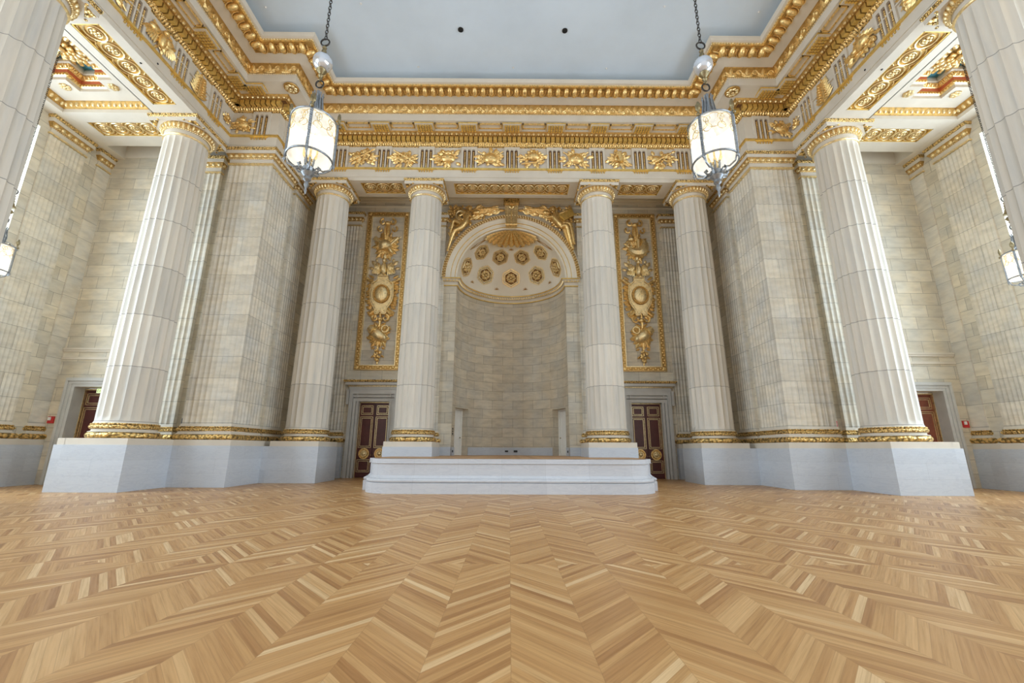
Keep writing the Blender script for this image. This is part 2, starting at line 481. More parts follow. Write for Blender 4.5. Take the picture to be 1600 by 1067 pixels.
epart('cove', 'cream2', [(1.46, 19.90), (1.62, 19.93), (1.94, 19.99)])
epart('ovolo_back', 'goldback', [(1.94, 19.985), (2.46, 20.13)])
epart('top_fillet', 'gold', [(2.44, 20.11), (2.52, 20.11), (2.53, 20.18)])
epart('cyma', 'cream', [(2.53, 20.18), (2.62, 20.21), (2.70, 20.33), (2.70, 20.38), (1.6, 20.40)])
b = MB()
for i, (a, c) in enumerate(zip(EP[:-1], EP[1:])): pass
q = offset(EP, .20)
for i in range(len(q)-1):
    a, c = q[i], q[i+1]; dx, dy = c[0]-a[0], c[1]-a[1]; L = hypot(dx, dy); ux, uy = dx/L, dy/L; n = max(1, round(L/.272)); pt = L/n
    for k in range(n):
        s = (k+.5)*pt
        if a[1] < 2 and c[1] < 2 : continue
        tv = [(-.39, 0, 0), (.39, 0, 0), (.39, 1, 0), (-.39, 1, 0), (-.39, 0, 1), (.39, 0, 1), (.39, 1, 1), (-.39, 1, 1)]
        b.place(tv, [(0, 3, 2, 1), (4, 5, 6, 7), (0, 1, 5, 4), (1, 2, 6, 5), (2, 3, 7, 6), (3, 0, 4, 7)],
                (a[0]+ux*s, a[1]+uy*s, 18.475), (ux*pt, uy*pt, 0), (uy*.22, -ux*.22, 0), (0, 0, .225))
epart('dentils', 'goldflat', mb=b, smooth=0)
b = MB(); runpath(b, EGGS, EP, .50, .272, .17, .20, 18.775); epart('egg_and_dart', 'gold2', mb=b)
b = MB(); runpath(b, EGG, EP, 2.18, .44, .2, .2, 20.03, W=(.50, .14), V=(.10, -.36)); epart('large_egg_moulding', 'gold', mb=b)
b = MB(); runpath(b, ACAN, EP, 1.345, .80, .44, .28, 19.66, W=(.12, .42), V=(.27, -.05)); epart('acanthus_moulding', 'gold', mb=b)
b = MB(); runpath(b, BEAD, EP, 1.27, .10, .09, .08, 19.44); runpath(b, BEAD, EP, 2.52, .13, .07, .08, 20.14); epart('bead_moulding', 'gold2', mb=b)
b = MB(); runpath(b, TONGUE, EP, .10, .26, .17, .14, 18.37, W=(.12, .17), V=(.2, -.05)); epart('tongue_moulding', 'gold', mb=b)

# triglyphs, guttae and mutules: (x, y, direction along, outward)
TR = [((x, YE), (1, 0), (0, -1)) for x in (-9.7, -7.26, -4.84, -2.42, 0, 2.42, 4.84, 7.26, 9.7)]
SIDEY = [17.6-2.283*k for k in range(0, 11)]
for s in (-1, 1):
    TR += [((s*XS, y), (0, 1), (-s, 0)) for y in SIDEY]
    TR += [((s*12.78, YP), (1, 0), (0, -1)), ((s*XP, 19.85), (0, 1), (-s, 0))]
def onface(base, al, ou): return lambda u, p, z: (base[0]+al[0]*u+ou[0]*p, base[1]+al[1]*u+ou[1]*p, z)
def fbox(b, f, u0, u1, p0, p1, z0, z1):
    V = [f(u0, p0, z0), f(u1, p0, z0), f(u1, p1, z0), f(u0, p1, z0), f(u0, p0, z1), f(u1, p0, z1), f(u1, p1, z1), f(u0, p1, z1)]
    b.add(V, [(0, 3, 2, 1), (4, 5, 6, 7), (0, 1, 5, 4), (1, 2, 6, 5), (2, 3, 7, 6), (3, 0, 4, 7)])
for base, al, ou in TR:
    f = onface(base, al, ou); b = MB()
    wd = .44
    # plate with three round-headed slots: four bars plus top
    xs = [-wd, -.29, -.15, -.065, .065, .15, .29, wd]
    for u0, u1 in ((-wd, -.33), (-.155, -.085), (.085, .155), (.33, wd)): fbox(b, f, u0, u1, 0, .09, 16.89, 18.08)
    fbox(b, f, -wd, wd, 0, .09, 18.08, 18.27)
    # rounded slot heads
    for uc in (-.2425, 0, .2425):
        for k in range(4):
            a0, a1 = pi*k/4, pi*(k+1)/4; r = .087
            V = [f(uc+r*cos(a0), .09, 18.01+r*sin(a0)), f(uc+r*cos(a1), .09, 18.01+r*sin(a1)), f(uc+r*cos(a1), .09, 18.085), f(uc+r*cos(a0), .09, 18.085)]
            b.add(V, [(0, 1, 2, 3)])
    t = b.build('triglyph', 'cream', ent, 0)
    b = MB()
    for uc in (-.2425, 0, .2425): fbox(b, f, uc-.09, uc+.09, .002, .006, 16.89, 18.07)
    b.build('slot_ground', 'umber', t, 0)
    b = MB()
    for uc in (-.2425, 0, .2425):
        fbox(b, f, uc-.04, uc+.04, .006, .06, 16.89, 17.15)
        for k in range(8): b.ell(f(uc, .045, 17.21+k*.1), (.044, .05, .055), 6, 4)
    b.build('bead_rods', 'gold', t)
    b = MB(); fbox(b, f, -wd, wd, .03, .09, 16.745, 16.79)
    for k in range(6): b.tube([f(-.35+k*.14, .075, 16.745), f(-.35+k*.14, .075, 16.64)], [.022, .04], 6)
    b.build('guttae', 'goldflat', t)
    # mutule above
    b = MB(); fbox(b, f, -.50, .50, .64, 1.20, 18.86, 18.97)
    mu = b.build('mutule', 'cream', ent, 0)
    b = MB(); b.add([f(-.5, .64, 18.86), f(.5, .64, 18.86), f(.5, .63, 18.9), f(-.5, .63, 18.9)], [(0, 1, 2, 3)])
    for u0, u1, p0, p1 in ((-.52, .52, 1.16, 1.22), (-.53, -.49, .64, 1.2), (.49, .53, .64, 1.2)): fbox(b, f, u0, u1, p0, p1, 18.89, 18.96)
    b.build('mutule_edge', 'goldflat', mu, 0)
    b = MB()
    for i in range(6):
        for j in range(4):
            b.tube([f(-.36+i*.144, .70+j*.125, 18.862), f(-.36+i*.144, .70+j*.125, 18.79)], [.05, .058], 6)
    b.build('mutule_guttae', 'goldflat', mu)
# recessed soffit panels between the mutules
def soffit_panels(pts, al, ou, base):
    for u0, u1 in pts:
        f = onface(base, al, ou); b = MB()
        for a0, a1, p0, p1 in ((u0, u1, 1.10, 1.14), (u0, u1, .78, .83), (u0, u0+.045, .78, 1.14), (u1-.045, u1, .78, 1.14)): fbox(b, f, a0, a1, p0, p1, 18.89, 18.985)
        b.build('soffit_panel_border', 'gold', ent, 0)
soffit_panels([(x-.62, x+.62) for x in (-8.48, -6.05, -3.63, -1.21, 1.21, 3.63, 6.05, 8.48)], (1, 0), (0, -1), (0, YE))
for s in (-1, 1): soffit_panels([(y-1.7, y-.58) for y in SIDEY[:8]], (0, 1), (-s, 0), (s*XS, 0))
# corner rosette under the corona at the pier
for s in (-1, 1):
    b = MB(); c = (s*(XP-.92), YP-.92, 18.93)
    b.lathe([(.0, -.02), (.34, -.02), (.36, .03)], 20, c); ro = b.build('corner_rosette_disc', 'goldback', ent)
    b = MB()
    for k in range(8): b.ell((c[0]+.2*cos(k*pi/4), c[1]+.2*sin(k*pi/4), c[2]-.04), (.09, .09, .05), 6, 4)
    b.ell((c[0], c[1], c[2]-.07), (.09, .09, .07), 8, 5); b.build('corner_rosette_petals', 'gold2', ro)

# ---- soffits of the architraves (bordered gilded panels) --------
def soffit(name, x0, x1, y0, y1, panels, along='x', z=ZTOP, pr=.10, motif=.62, bright='goldorn'):
    b = MB(); mx = .0
    if along == 'x':
        py0, py1 = panels[0][2:]; cur = x0
        b.box(x0, x1, y0, py0, z, z+.25); b.box(x0, x1, py1, y1, z, z+.25)
        for (a, c, _, _) in panels: b.box(cur, a, py0, py1, z, z+.25); cur = c
        b.box(cur, x1, py0, py1, z, z+.25)
    else:
        px0, px1 = panels[0][2:]; cur = y0
        b.box(x0, px0, y0, y1, z, z+.25); b.box(px1, x1, y0, y1, z, z+.25)
        for (a, c, _, _) in panels: b.box(px0, px1, cur, a, z, z+.25); cur = c
        b.box(px0, px1, cur, y1, z, z+.25)
    root = tag(b.build(name, 'cream', smooth=0), kind='structure')
    for (a, c, d, e) in panels:
        X0, X1, Y0, Y1 = (a, c, d, e) if along == 'x' else (d, e, a, c)
        g = MB(); g.box(X0, X1, Y0, Y1, z+pr, z+pr+.02)
        pn = g.build('soffit_panel', 'goldback', root, 0)
        g = MB(); w = .05
        g.box(X0, X1, Y0, Y0+w, z+.02, z+pr); g.box(X0, X1, Y1-w, Y1, z+.02, z+pr); g.box(X0, X0+w, Y0, Y1, z+.02, z+pr); g.box(X1-w, X1, Y0, Y1, z+.02, z+pr)
        g.build('panel_edge', 'goldflat', pn, 0)
        g = MB(); L = (X1-X0) if along == 'x' else (Y1-Y0); Wd = (Y1-Y0) if along == 'x' else (X1-X0)
        n = max(1, round((L-.1)/motif)); pt = (L-.1)/n; r = min(pt*.47, Wd*.42)
        for k in range(n):
            u = -L/2+.05+(k+.5)*pt
            cx, cy = ((X0+X1)/2+u, (Y0+Y1)/2) if along == 'x' else ((X0+X1)/2, (Y0+Y1)/2+u)
            zz = z+pr-.02
            g.tube([(cx+r*cos(t), cy+r*sin(t), zz) for t in [2*pi*i/14 for i in range(14)]], .035, 5, closed=True)
            g.tube([(cx+r*.62*cos(t), cy+r*.62*sin(t), zz) for t in [2*pi*i/12 for i in range(12)]], .022, 4, closed=True)
            for i in range(6): g.ell((cx+r*.34*cos(i*pi/3), cy+r*.34*sin(i*pi/3), zz), (r*.17, r*.17, .04), 6, 4)
            g.ell((cx, cy, zz-.02), (r*.16, r*.16, .05), 6, 4)
            for sx in (-1, 1):
                for sy in (-1, 1):
                    if along == 'x': g.tube([(cx+sx*pt*.5, cy+sy*Wd*.30, zz), (cx+sx*pt*.36, cy+sy*Wd*.42, zz), (cx+sx*pt*.16, cy+sy*Wd*.46, zz)], .025, 4)
                    else: g.tube([(cx+sx*Wd*.30, cy+sy*pt*.5, zz), (cx+sx*Wd*.42, cy+sy*pt*.36, zz), (cx+sx*Wd*.46, cy+sy*pt*.16, zz)], .025, 4)
        g.build('guilloche', 'gold2' , pn)
    return root
soffit('trim_2', -12.2, 12.2, YE, 23.05, [(-8.55, -6.2, 21.66, 22.74), (-3.28, 3.28, 21.66, 22.74), (6.2, 8.55, 21.66, 22.74)], 'x', motif=.66)
for s in (-1, 1):
    x0, x1 = sorted((s*XS, s*16.1)); p0, p1 = sorted((s*14.68, s*15.70))
    soffit('trim_%d' % (3 if s < 0 else 4), x0, x1, YBACK, YP+.2, [(5.35, 9.2, p0, p1), (12.3, 16.02, p0, p1)], 'y', motif=.75)
# passage ceiling behind the end colonnade, and its inner architrave face
b = MB(); b.box(-12.6, 12.6, 22.95, 25.6, 18.0, 18.1); b.box(-12.6, 12.6, 23.03, 23.05, ZTOP+.24, 18.0)
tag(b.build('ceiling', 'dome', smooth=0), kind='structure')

# ---- back wall with the niche ------------------------------------
R = 3.34; ZS = 11.80
b = MB()
b.box(-12.4, -9.28, YW, YW+.5, 0, 18); b.box(9.28, 12.4, YW, YW+.5, 0, 18)
for s in (-1, 1):
    x0, x1 = sorted((s*9.28, s*8.72)); b.box(x0, x1, YW, YW+.5, 0, 18)
    x0, x1 = sorted((s*8.72, s*6.94)); b.box(x0, x1, YW, YW+.5, 4.2, 18)
    x0, x1 = sorted((s*6.94, s*R)); b.box(x0, x1, YW, YW+.5, 0, ZS)
    x0, x1 = sorted((s*6.94, s*4.6)); b.box(x0, x1, YW, YW+.5, ZS, 18)
# spandrel zone around the arch
n = 24; V = []; F = []
for i in range(n+1):
    a = pi*i/n; V.append((R*cos(a), YW, ZS+R*sin(a)))
    k = 6.2/max(abs(sin(a)), 1e-6); k2 = 4.6/max(abs(cos(a)), 1e-6); kk = min(k, k2); V.append((kk*cos(a), YW, ZS+kk*sin(a)))
for i in range(n): F.append((2*i, 2*i+1, 2*i+3, 2*i+2))
b.add(V, F)
wall_back = tag(b.build('wall_back', 'ash', smooth=0), kind='structure')
b = MB(); b.box(-12, 12, YW-.10, YW, 16.95, 17.15); b.box(-12, 12, YW-.18, YW, 17.15, 17.4); b.box(-12, 12, YW-.05, YW, 16.6, 16.72)
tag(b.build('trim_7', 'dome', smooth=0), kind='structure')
# niche wall: half cylinder with two door openings
def ncyl(a0, a1, z0, z1, r=R, n=None, b=None):
    b = b or MB(); n = n or max(2, int((a1-a0)/4)); V = []; F = []; U = []
    for i in range(n+1):
        a = radians(a0+(a1-a0)*i/n); x, y = -r*cos(a), YW+r*sin(a); V += [(x, y, z0), (x, y, z1)]
    for i in range(n):
        F.append((2*i, 2*i+2, 2*i+3, 2*i+1)); u0 = radians(a0+(a1-a0)*i/n)*r; u1 = radians(a0+(a1-a0)*(i+1)/n)*r
        U.append([(u0, z0), (u1, z0), (u1, z1), (u0, z1)])
    b.add(V, F, U); return b
DA0, DA1, DZ = 13, 39, 3.97
b = MB(); ncyl(0, DA0, 1.2, ZS, b=b); ncyl(DA0, DA1, DZ, ZS, b=b); ncyl(DA1, 180-DA1, 1.2, ZS, b=b); ncyl(180-DA1, 180-DA0, DZ, ZS, b=b); ncyl(180-DA0, 180, 1.2, ZS, b=b)
niche = tag(b.build('wall_niche', 'ash_n', smooth=30), kind='structure')
b = MB()
for a0, a1 in ((0, DA0), (DA1, 180-DA1), (180-DA0, 180)): ncyl(a0, a1, 1.2, 1.68, R-.03, b=b)
for s in (-1, 1):
    x0, x1 = sorted((s*R, s*4.2)); b.box(x0, x1, YW-.04, YW, 1.2, 1.68)
tag(b.build('baseboard_niche', 'marble', smooth=30), kind='structure')
# door reveals in the niche
for s, nm in ((-1, 'door_5'), (1, 'door_6')):
    def pt(a, r): return (s*r*cos(radians(a)), YW+r*sin(radians(a)))
    A0, A1 = pt(DA0, R), pt(DA1, R); D = (A1[0]-A0[0], A1[1]-A0[1]); L = hypot(*D); ux, uy = D[0]/L, D[1]/L
    nx, ny = (uy, -ux) if (uy*A0[0]-ux*(A0[1]-YW)) > 0 else (-uy, ux)
    dp = .55; B0 = (A0[0]+nx*dp, A0[1]+ny*dp); B1 = (A1[0]+nx*dp, A1[1]+ny*dp)
    b = MB()
    b.quad((*A0, 1.2), (*B0, 1.2), (*B0, DZ), (*A0, DZ)); b.quad((*A1, 1.2), (*B1, 1.2), (*B1, DZ), (*A1, DZ)); b.quad((*A0, DZ), (*A1, DZ), (*B1, DZ), (*B0, DZ))
    b.build('door_reveal', 'ash_n', niche, 0)
    def slab(b, u0, u1, d0, d1, z0, z1):
        f = lambda u, d, z: (B0[0]+ux*u-nx*d, B0[1]+uy*u-ny*d, z); fbox(b, f, u0, u1, d0, d1, z0, z1)
    b = MB(); slab(b, -.1, L+.1, -.1, -.05, 1.2, DZ+.1); slab(b, 0, .09, -.05, .12, 1.2, DZ); slab(b, L-.09, L, -.05, .12, 1.2, DZ); slab(b, 0, L, -.05, .12, DZ-.09, DZ)
    d = tag(b.build(nm, 'white', smooth=0), kind='structure')
    b = MB(); slab(b, .10, L-.10, -.04, .03, 1.22, DZ-.1); lf = b.build('leaf', 'white', d, 0)
    b = MB()
    for k in range(5):
        z0 = 1.34+k*.51
        for q0, q1, w0, w1 in ((.2, L-.2, 0, .03), (.2, L-.2, .40, .43)): slab(b, q0, q1, .03, .045, z0+w0, z0+w1)
        slab(b, .2, .23, .03, .045, z0, z0+.43); slab(b, L-.23, L-.2, .03, .045, z0, z0+.43)
    b.build('panel_mouldings', 'white', lf, 0)
    b = MB(); b.ell((B0[0]+ux*(L-.18)-nx*.1, B0[1]+uy*(L-.18)-ny*.1, 2.25), (.04, .04, .04), 8, 6); b.build('knob', 'bronze', lf)
# half dome
V = []; F = []; nu, nv = 36, 18
for j in range(nv+1):
    el = radians(90*j/nv)
    for i in range(nu+1):
        a = pi*i/nu; V.append((-R*cos(a)*cos(el), YW+R*sin(a)*cos(el), ZS+R*sin(el)))
for j in range(nv):
    for i in range(nu): F.append((j*(nu+1)+i, j*(nu+1)+i+1, (j+1)*(nu+1)+i+1, (j+1)*(nu+1)+i))
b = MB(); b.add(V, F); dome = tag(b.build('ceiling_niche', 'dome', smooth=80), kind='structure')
# impost cornice running round the niche
NP = [(-4.22, YW)]+[(-R*cos(radians(a)), YW+R*sin(radians(a))) for a in range(0, 181, 6)]+[(4.22, YW)]
b = MB(); b.sweep(NP, [(0, 11.27), (.06, 11.30), (.06, 11.5), (.16, 11.62), (.24, 11.72), (.24, 11.80), (0, 11.81)]); imp = tag(b.build('trim_5', 'cream'), kind='structure')
b = MB(); b.sweep(NP, [(.05, 11.27), (.09, 11.29), (.09, 11.33), (.05, 11.35)]); b.sweep(NP, [(.2, 11.69), (.27, 11.71), (.27, 11.76), (.2, 11.76)]); b.build('gilt_fillet', 'goldflat', imp)
b = MB(); q = offset(NP, .13); run(b, EGGS, q[0], q[1], .2, .17, .16, 11.6); run(b, EGGS, q[-2], q[-1], .2, .17, .16, 11.6)
for i in range(1, len(q)-2): run(b, EGGS, q[i], q[i+1], .16, .17, .16, 11.6)
b.build('egg_moulding', 'gold2', imp)
# archivolt
def arcsweep(b, prof, n=40, a0=0, a1=180):
    V = []; F = []; K = len(prof)
    for i in range(n+1):
        a = radians(a0+(a1-a0)*i/n)
        for r, p in prof: V.append((r*cos(a), YW-p, ZS+r*sin(a)))
    for i in range(n):
        for k in range(K-1): F.append((i*K+k, (i+1)*K+k, (i+1)*K+k+1, i*K+k+1))
    b.add(V, F); return b
b = MB(); arcsweep(b, [(R, -.1), (R, .06), (3.46, .06), (3.47, .10), (3.72, .10), (3.73, .13), (4.02, .13), (4.02, .20), (4.28, .22), (4.33, .16), (4.36, 0)])
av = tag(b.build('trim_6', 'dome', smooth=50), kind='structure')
b = MB(); arcsweep(b, [(3.45, .07), (3.455, .115), (3.475, .115), (3.48, .1)]); arcsweep(b, [(3.71, .10), (3.715, .15), (3.735, .15), (3.74, .13)]); b.build('gilt_fillet', 'goldflat', av)
b = MB(); arcsweep(b, [(4.04, .20), (4.06, .25), (4.22, .26), (4.26, .22)]); br = b.build('braid_ground', 'goldback', av)
b = MB()
for i in range(78):
    a = radians(180*(i+.5)/78)
    for dr, sg in ((.05, 1), (-.05, -1)): b.ell(((4.14+dr)*cos(a+sg*.005), YW-.27, ZS+(4.14+dr)*sin(a+sg*.005)), (.062, .06, .062), 6, 4)
b.build('braid', 'gold2', br)
# coffers of the half dome
def sphp(az, el, r=R):
    a, e = radians(az), radians(el); return Vector((r*sin(a)*cos(e), YW+r*cos(a)*cos(e), ZS+r*sin(e)))
def coffer(az, el, sz):
    c = sphp(az, el, R-.02); nrm = (Vector((0, YW, ZS))-c).normalized()
    up = (Vector((0, 0, 1))-nrm*nrm.z).normalized(); rt = up.cross(nrm).normalized()
    P = lambda r, t, d: tuple(c+rt*(r*sin(t))+up*(r*cos(t))+nrm*d)
    def ring(b, r0, r1, d0, d1):
        V = []; F = []
        for k in range(6):
            t = pi/3*k; V += [P(r0, t, d0), P(r1, t, d1)]
        for k in range(6): j = (k+1) % 6; F.append((2*k, 2*j, 2*j+1, 2*k+1))
        b.add(V, F)
    b = MB(); ring(b, sz, sz, -.05, .05); ring(b, sz, sz*.84, .05, .05); ring(b, sz*.84, sz*.82, .05, .0); ring(b, sz*.82, sz*.70, .02, .02); ring(b, sz*.70, sz*.66, .03, .06)
    ring(b, sz*.66, sz*.62, .06, .01)
    rt_ = b.build('coffer', 'gold2', dome, 0)
    b = MB(); b.add([P(sz*.64, pi/3*k, .012) for k in range(6)], [(0, 1, 2, 3, 4, 5)]); b.build('coffer_ground', 'goldback', rt_, 0)
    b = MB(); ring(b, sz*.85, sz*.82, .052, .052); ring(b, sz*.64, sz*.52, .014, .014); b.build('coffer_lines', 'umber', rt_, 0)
    b = MB()
    for k in range(36):
        t = 2*pi*(k+.5)/36; q = sz*1.06*cos(pi/6)/cos((t % (pi/3))-pi/6); b.ell(P(q, t, .03), (.035, .035, .035), 5, 4)
    b.build('bead_edge', 'gold', rt_)
    b = MB()
    for k in range(6):
        t = pi/3*k; b.ell(P(sz*.30, t, .06), (sz*.18, sz*.18, sz*.15), 7, 5)
    for k in range(6):
        t = pi/3*(k+.5); b.ell(P(sz*.42, t, .03), (sz*.1, sz*.1, sz*.1), 6, 4)
    b.ell(P(0, 0, .1), (sz*.13,)*3, 8, 6)
    b.build('rosette', 'gold2', rt_)
for az, el in ((0, 22.5), (-35, 22.5), (35, 22.5), (-70, 21.5), (70, 21.5)): coffer(az, el, .67)
for az, el in ((-19, 47), (19, 47), (-57, 45.5), (57, 45.5)): coffer(az, el, .56)
# small triangular gilt sprigs between coffers
b = MB()
for az, el in ((-17.5, 8), (17.5, 8), (-52, 9), (52, 9), (0, 57), (-25, 60), (25, 60), (-62, 60), (62, 60)):
    c = sphp(az, el, R-.02); nrm = (Vector((0, YW, ZS))-c).normalized(); up = (Vector((0, 0, 1))-nrm*nrm.z).normalized(); rt = up.cross(nrm).normalized()
    for a in (40, 90, 140):
        b.tube([c+nrm*.01, c+nrm*.02+(rt*cos(radians(a))+up*sin(radians(a)))*.17], [.03, .008], 4)
    b.tube([c-rt*.17+nrm*.01, c+rt*.17+nrm*.01], .014, 4)
b.build('sprigs', 'goldback', dome)
b = MB()
for s in (-1, 1):
    for d in (0, .07):
        P = [sphp(s*a, e, R-.015) for a, e in ((84, 40-d*30), (80, 50), (74, 58+d*20))]
        b.tube(P, .018, 4)
    P = [sphp(s*a, e, R-.015) for a, e in ((84, 38), (76, 48), (73, 59))]; b.tube(P, .016, 4)
b.build('side_slips', 'goldback', dome)
# shell at the crown
V = []; F = []; nr, na = 8, 66
for j in range(nr+1):
    for i in range(na+1):
        az = -92+184*i/na; lob = abs(sin(pi*11*i/na)); po = (22.5+5*abs(az)/92+1.6*lob)*(j/nr)+1.5
        r = R-.05-.20*(j/nr)*(.25+lob*1.0); V.append(tuple(sphp(az, 90-po, r)))
for j in range(nr):
    for i in range(na): F.append((j*(na+1)+i, j*(na+1)+i+1, (j+1)*(na+1)+i+1, (j+1)*(na+1)+i))
b = MB(); b.add(V, F); sh = b.build('shell', 'gold', dome, 60)
b = MB()
for k in range(11):
    az = -92+184*(k+.5)/11; b.ell(tuple(sphp(az, 90-(25.5+5*abs(az)/92), R-.16)), (.10, .09, .09), 6, 5)
b.build('shell_rim', 'gold2', sh)
# ================================================================== ORDERS
def order(root, path, shaft=None, neck=True, eggs=.27, ped=.26, mat='ash_p', closed=False, base=True, pedmat='marble', capf=1.0):
    """pedestal, base, fluted shaft and capital following a plan outline"""
    kw = dict(closed=closed)
    if base:
        b = MB(); b.sweep(path, [(ped, 0), (ped, ZM), (0, ZM)], **kw); sub(b, 'pedestal', pedmat, root)
        b = MB(); b.sweep(path, [(ped-.03, ZM), (ped-.03, ZPL), (0, ZPL)], **kw); pl = sub(b, 'plinth', 'cream', root)
        b = MB(); b.sweep(path, [(0, ZT1), (.10, ZT1), (.10, ZT1+.02), (.05, ZT1+.06), (.05, ZSC), (0, ZSC)], **kw); sub(b, 'scotia', 'cream', root)
        prof = [(.10+.115*cos(radians(t)), (ZPL+ZT1)/2+.115*sin(radians(t))) for t in range(-90, 91, 22)]
        b = MB(); b.sweep(path, prof, **kw); sub(b, 'lower_torus', 'goldorn', root)
        prof = [(.04+.07*cos(radians(t)), 2.33+.075*sin(radians(t))) for t in range(-90, 91, 30)]+[(.05, 2.41), (.07, 2.43), (.05, 2.46), (0, 2.46)]
        b = MB(); b.sweep(path, prof, **kw); sub(b, 'upper_torus', 'goldfine', root)
        b = MB(); b.sweep(path, [(.04, ZT2), (.005, ZSH+.05), (-.11, ZSH+.06)], **kw); sub(b, 'foot_fillet', 'cream', root)
    b = MB(); b.sweep(shaft or path, [(0, ZSH), (0, ZAS)], **kw); sub(b, 'shaft', mat, root, 30)
    b = MB(); b.sweep(path, [(-.11, ZAS), (.05, ZAS+.01), (.05, ZNK-.01), (0, ZNK)], **kw); sub(b, 'astragal', 'gold2', root)
    b = MB(); b.sweep(path, [(.0, ZNK), (.0, ZEC)], **kw); sub(b, 'neck', 'cream', root)
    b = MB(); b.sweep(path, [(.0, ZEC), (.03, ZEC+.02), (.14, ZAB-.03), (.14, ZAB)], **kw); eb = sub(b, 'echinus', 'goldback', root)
    b = MB(); runpath(b, EGG, path, .07, eggs, .22, .14, ZEC+.12, closed); 
    runpath(b, BEAD, path, .03, .08, .05, .05, ZEC+.01, closed)
    o = sub(b, 'egg_and_dart', 'gold2', eb); o.parent = eb
    b = MB(); b.sweep(path, [(.05, ZAB), (.17, ZAB), (.17, ZAB+.17), (.18, ZAB+.17)], **kw); sub(b, 'abacus', 'cream', root)
    b = MB(); b.sweep(path, [(.17, ZAB+.17), (.20, ZAB+.19), (.22, ZAB+.25), (.22, ZTOP-.005), (0, ZTOP-.005)], **kw); sub(b, 'abacus_crown', 'goldfine', root)
# sub() rebases on parent.location; nested parts sit under parts at the origin of the thing
_sub = sub
def sub(mb, name, mat, parent, smooth=35):
    root = parent; off = Vector((0, 0, 0))
    while root is not None: off += root.location; root = root.parent
    old = mb.v; mb.v = [(a-off[0], b-off[1], c-off[2]) for a, b, c in old]
    o = mb.build(name, mat, None, smooth); mb.v = old; o.parent = parent
    # keep metre UVs in world units along z
    return o

WORD = {-1: 'left', 1: 'right'}
# ---- corner piers ------------------------------------------------
for s in (-1, 1):
    path = [(-14.05, 19.8), (-14.05, YP), (-XP, YP), (-XP, 21.05), (-12.12, 21.05), (-12.12, 21.12)]
    sh = [(-14.05, 19.8)]+flutes((-14.05, YP+.04), (-XP-.04, YP+.04), 8, .10)+flutes((-XP-.04, YP+.04), (-XP-.04, 21.05), 8, .10)+[(-12.16, 21.05), (-12.16, 21.12)]
    r = empty('corner_pier', (s*13.0, 19.9, 0), 'huge square stone pier with fluted faces at the %s front corner of the stage end' % WORD[s], 'pier', 'corner piers')
    order(r, sd(path, s), sd(sh, s))
    # wall running back from the pier, behind the outer column
    b = MB(); x0, x1 = sorted((s*12.12, s*12.6)); b.box(x0, x1, 21.14, YW+.1, 0, 18)
    tag(b.build('wall_%s_return' % SIDE[s], 'ash', smooth=0), kind='structure')
    p2 = [(-12.12, 21.5), (-11.98, 21.5), (-11.98, 23.1), (-12.12, 23.1)]
    p2s = [(-12.12, 21.5)]+flutes((-11.98, 21.5), (-11.98, 23.1), 7, .08)+[(-12.12, 23.1)]
    r = empty('pilaster', (s*12.1, 22.3, 0), 'shadowed fluted pilaster on the side wall beside the outer %s column of the stage end' % WORD[s], 'pilaster', 'pilasters')
    order(r, sd(p2, s), sd(p2s, s), ped=.2)
    # marble dado block joining pier and outer column pedestal
    b = MB(); x0, x1 = sorted((s*12.12, s*11.2)); b.box(x0, x1, 21.10, YW, 0, ZM)
    tag(b.build('baseboard_%s' % SIDE[s], 'marble', smooth=0), kind='structure')
    # D: pilaster on aisle end wall beside pier
    p3 = [(-16.5, 19.8), (-16.5, 19.6), (-14.92, 19.6), (-14.92, 19.8)]
    p3s = [(-16.5, 19.8)]+flutes((-16.5, 19.6), (-14.92, 19.6), 6, .06, .06)+[(-14.92, 19.8)]
    r = empty('pilaster', (s*15.7, 19.7, 0), 'narrow fluted pilaster squeezed between the %s corner pier and the big column before it' % WORD[s], 'pilaster', 'pilasters')
    order(r, sd(p3, s), sd(p3s, s), ped=.2)
    # back wall pilasters behind columns
    for xc, nm in ((10.2, 'outer'), (4.86, 'inner')):
        hw = .70 if nm == 'outer' else .74
        q = [(-xc-hw, YW), (-xc-hw, YW-.16), (-xc+hw, YW-.16), (-xc+hw, YW)]
        qs = [(-xc-hw, YW)]+flutes((-xc-hw, YW-.16), (-xc+hw, YW-.16), 7, .06)+[(-xc+hw, YW)]
        r = empty('pilaster', (s*xc, YW, 0), 'flat fluted wall pilaster half hidden behind the %s %s column of the stage end' % (nm, WORD[s]), 'pilaster', 'pilasters')
        order(r, sd(q, s), sd(qs, s), ped=.14)
    # outer wall pilasters (the far one is seen)
    for k, yc in enumerate((17.62, 10.75)):
        q = [(-20.8, yc-.83), (-20.72, yc-.83), (-20.72, yc+.83), (-20.8, yc+.83)]
        qs = [(-20.8, yc-.83)]+flutes((-20.72, yc-.83), (-20.72, yc+.83), 8, .10, .04)+[(-20.8, yc+.83)]
        lb = 'broad fluted pilaster on the %s outer aisle wall, beside the bright window' % WORD[s] if k == 0 else 'fluted pilaster on the %s outer aisle wall, near the frame edge' % WORD[s]
        r = empty('pilaster', (s*20.85, yc, 0), lb, 'pilaster', 'pilasters')
        order(r, sd(q, s), sd(qs, s), ped=.2, eggs=.32)
    q = [(-20.8, 19.1), (-20.74, 19.1), (-20.74, 19.8)]
    r = empty('pilaster', (s*20.85, 19.4, 0), 'plain narrow corner pilaster in the far %s aisle corner beside the fluted one' % WORD[s], 'pilaster', 'pilasters')
    order(r, sd(q, s), None, ped=.18)

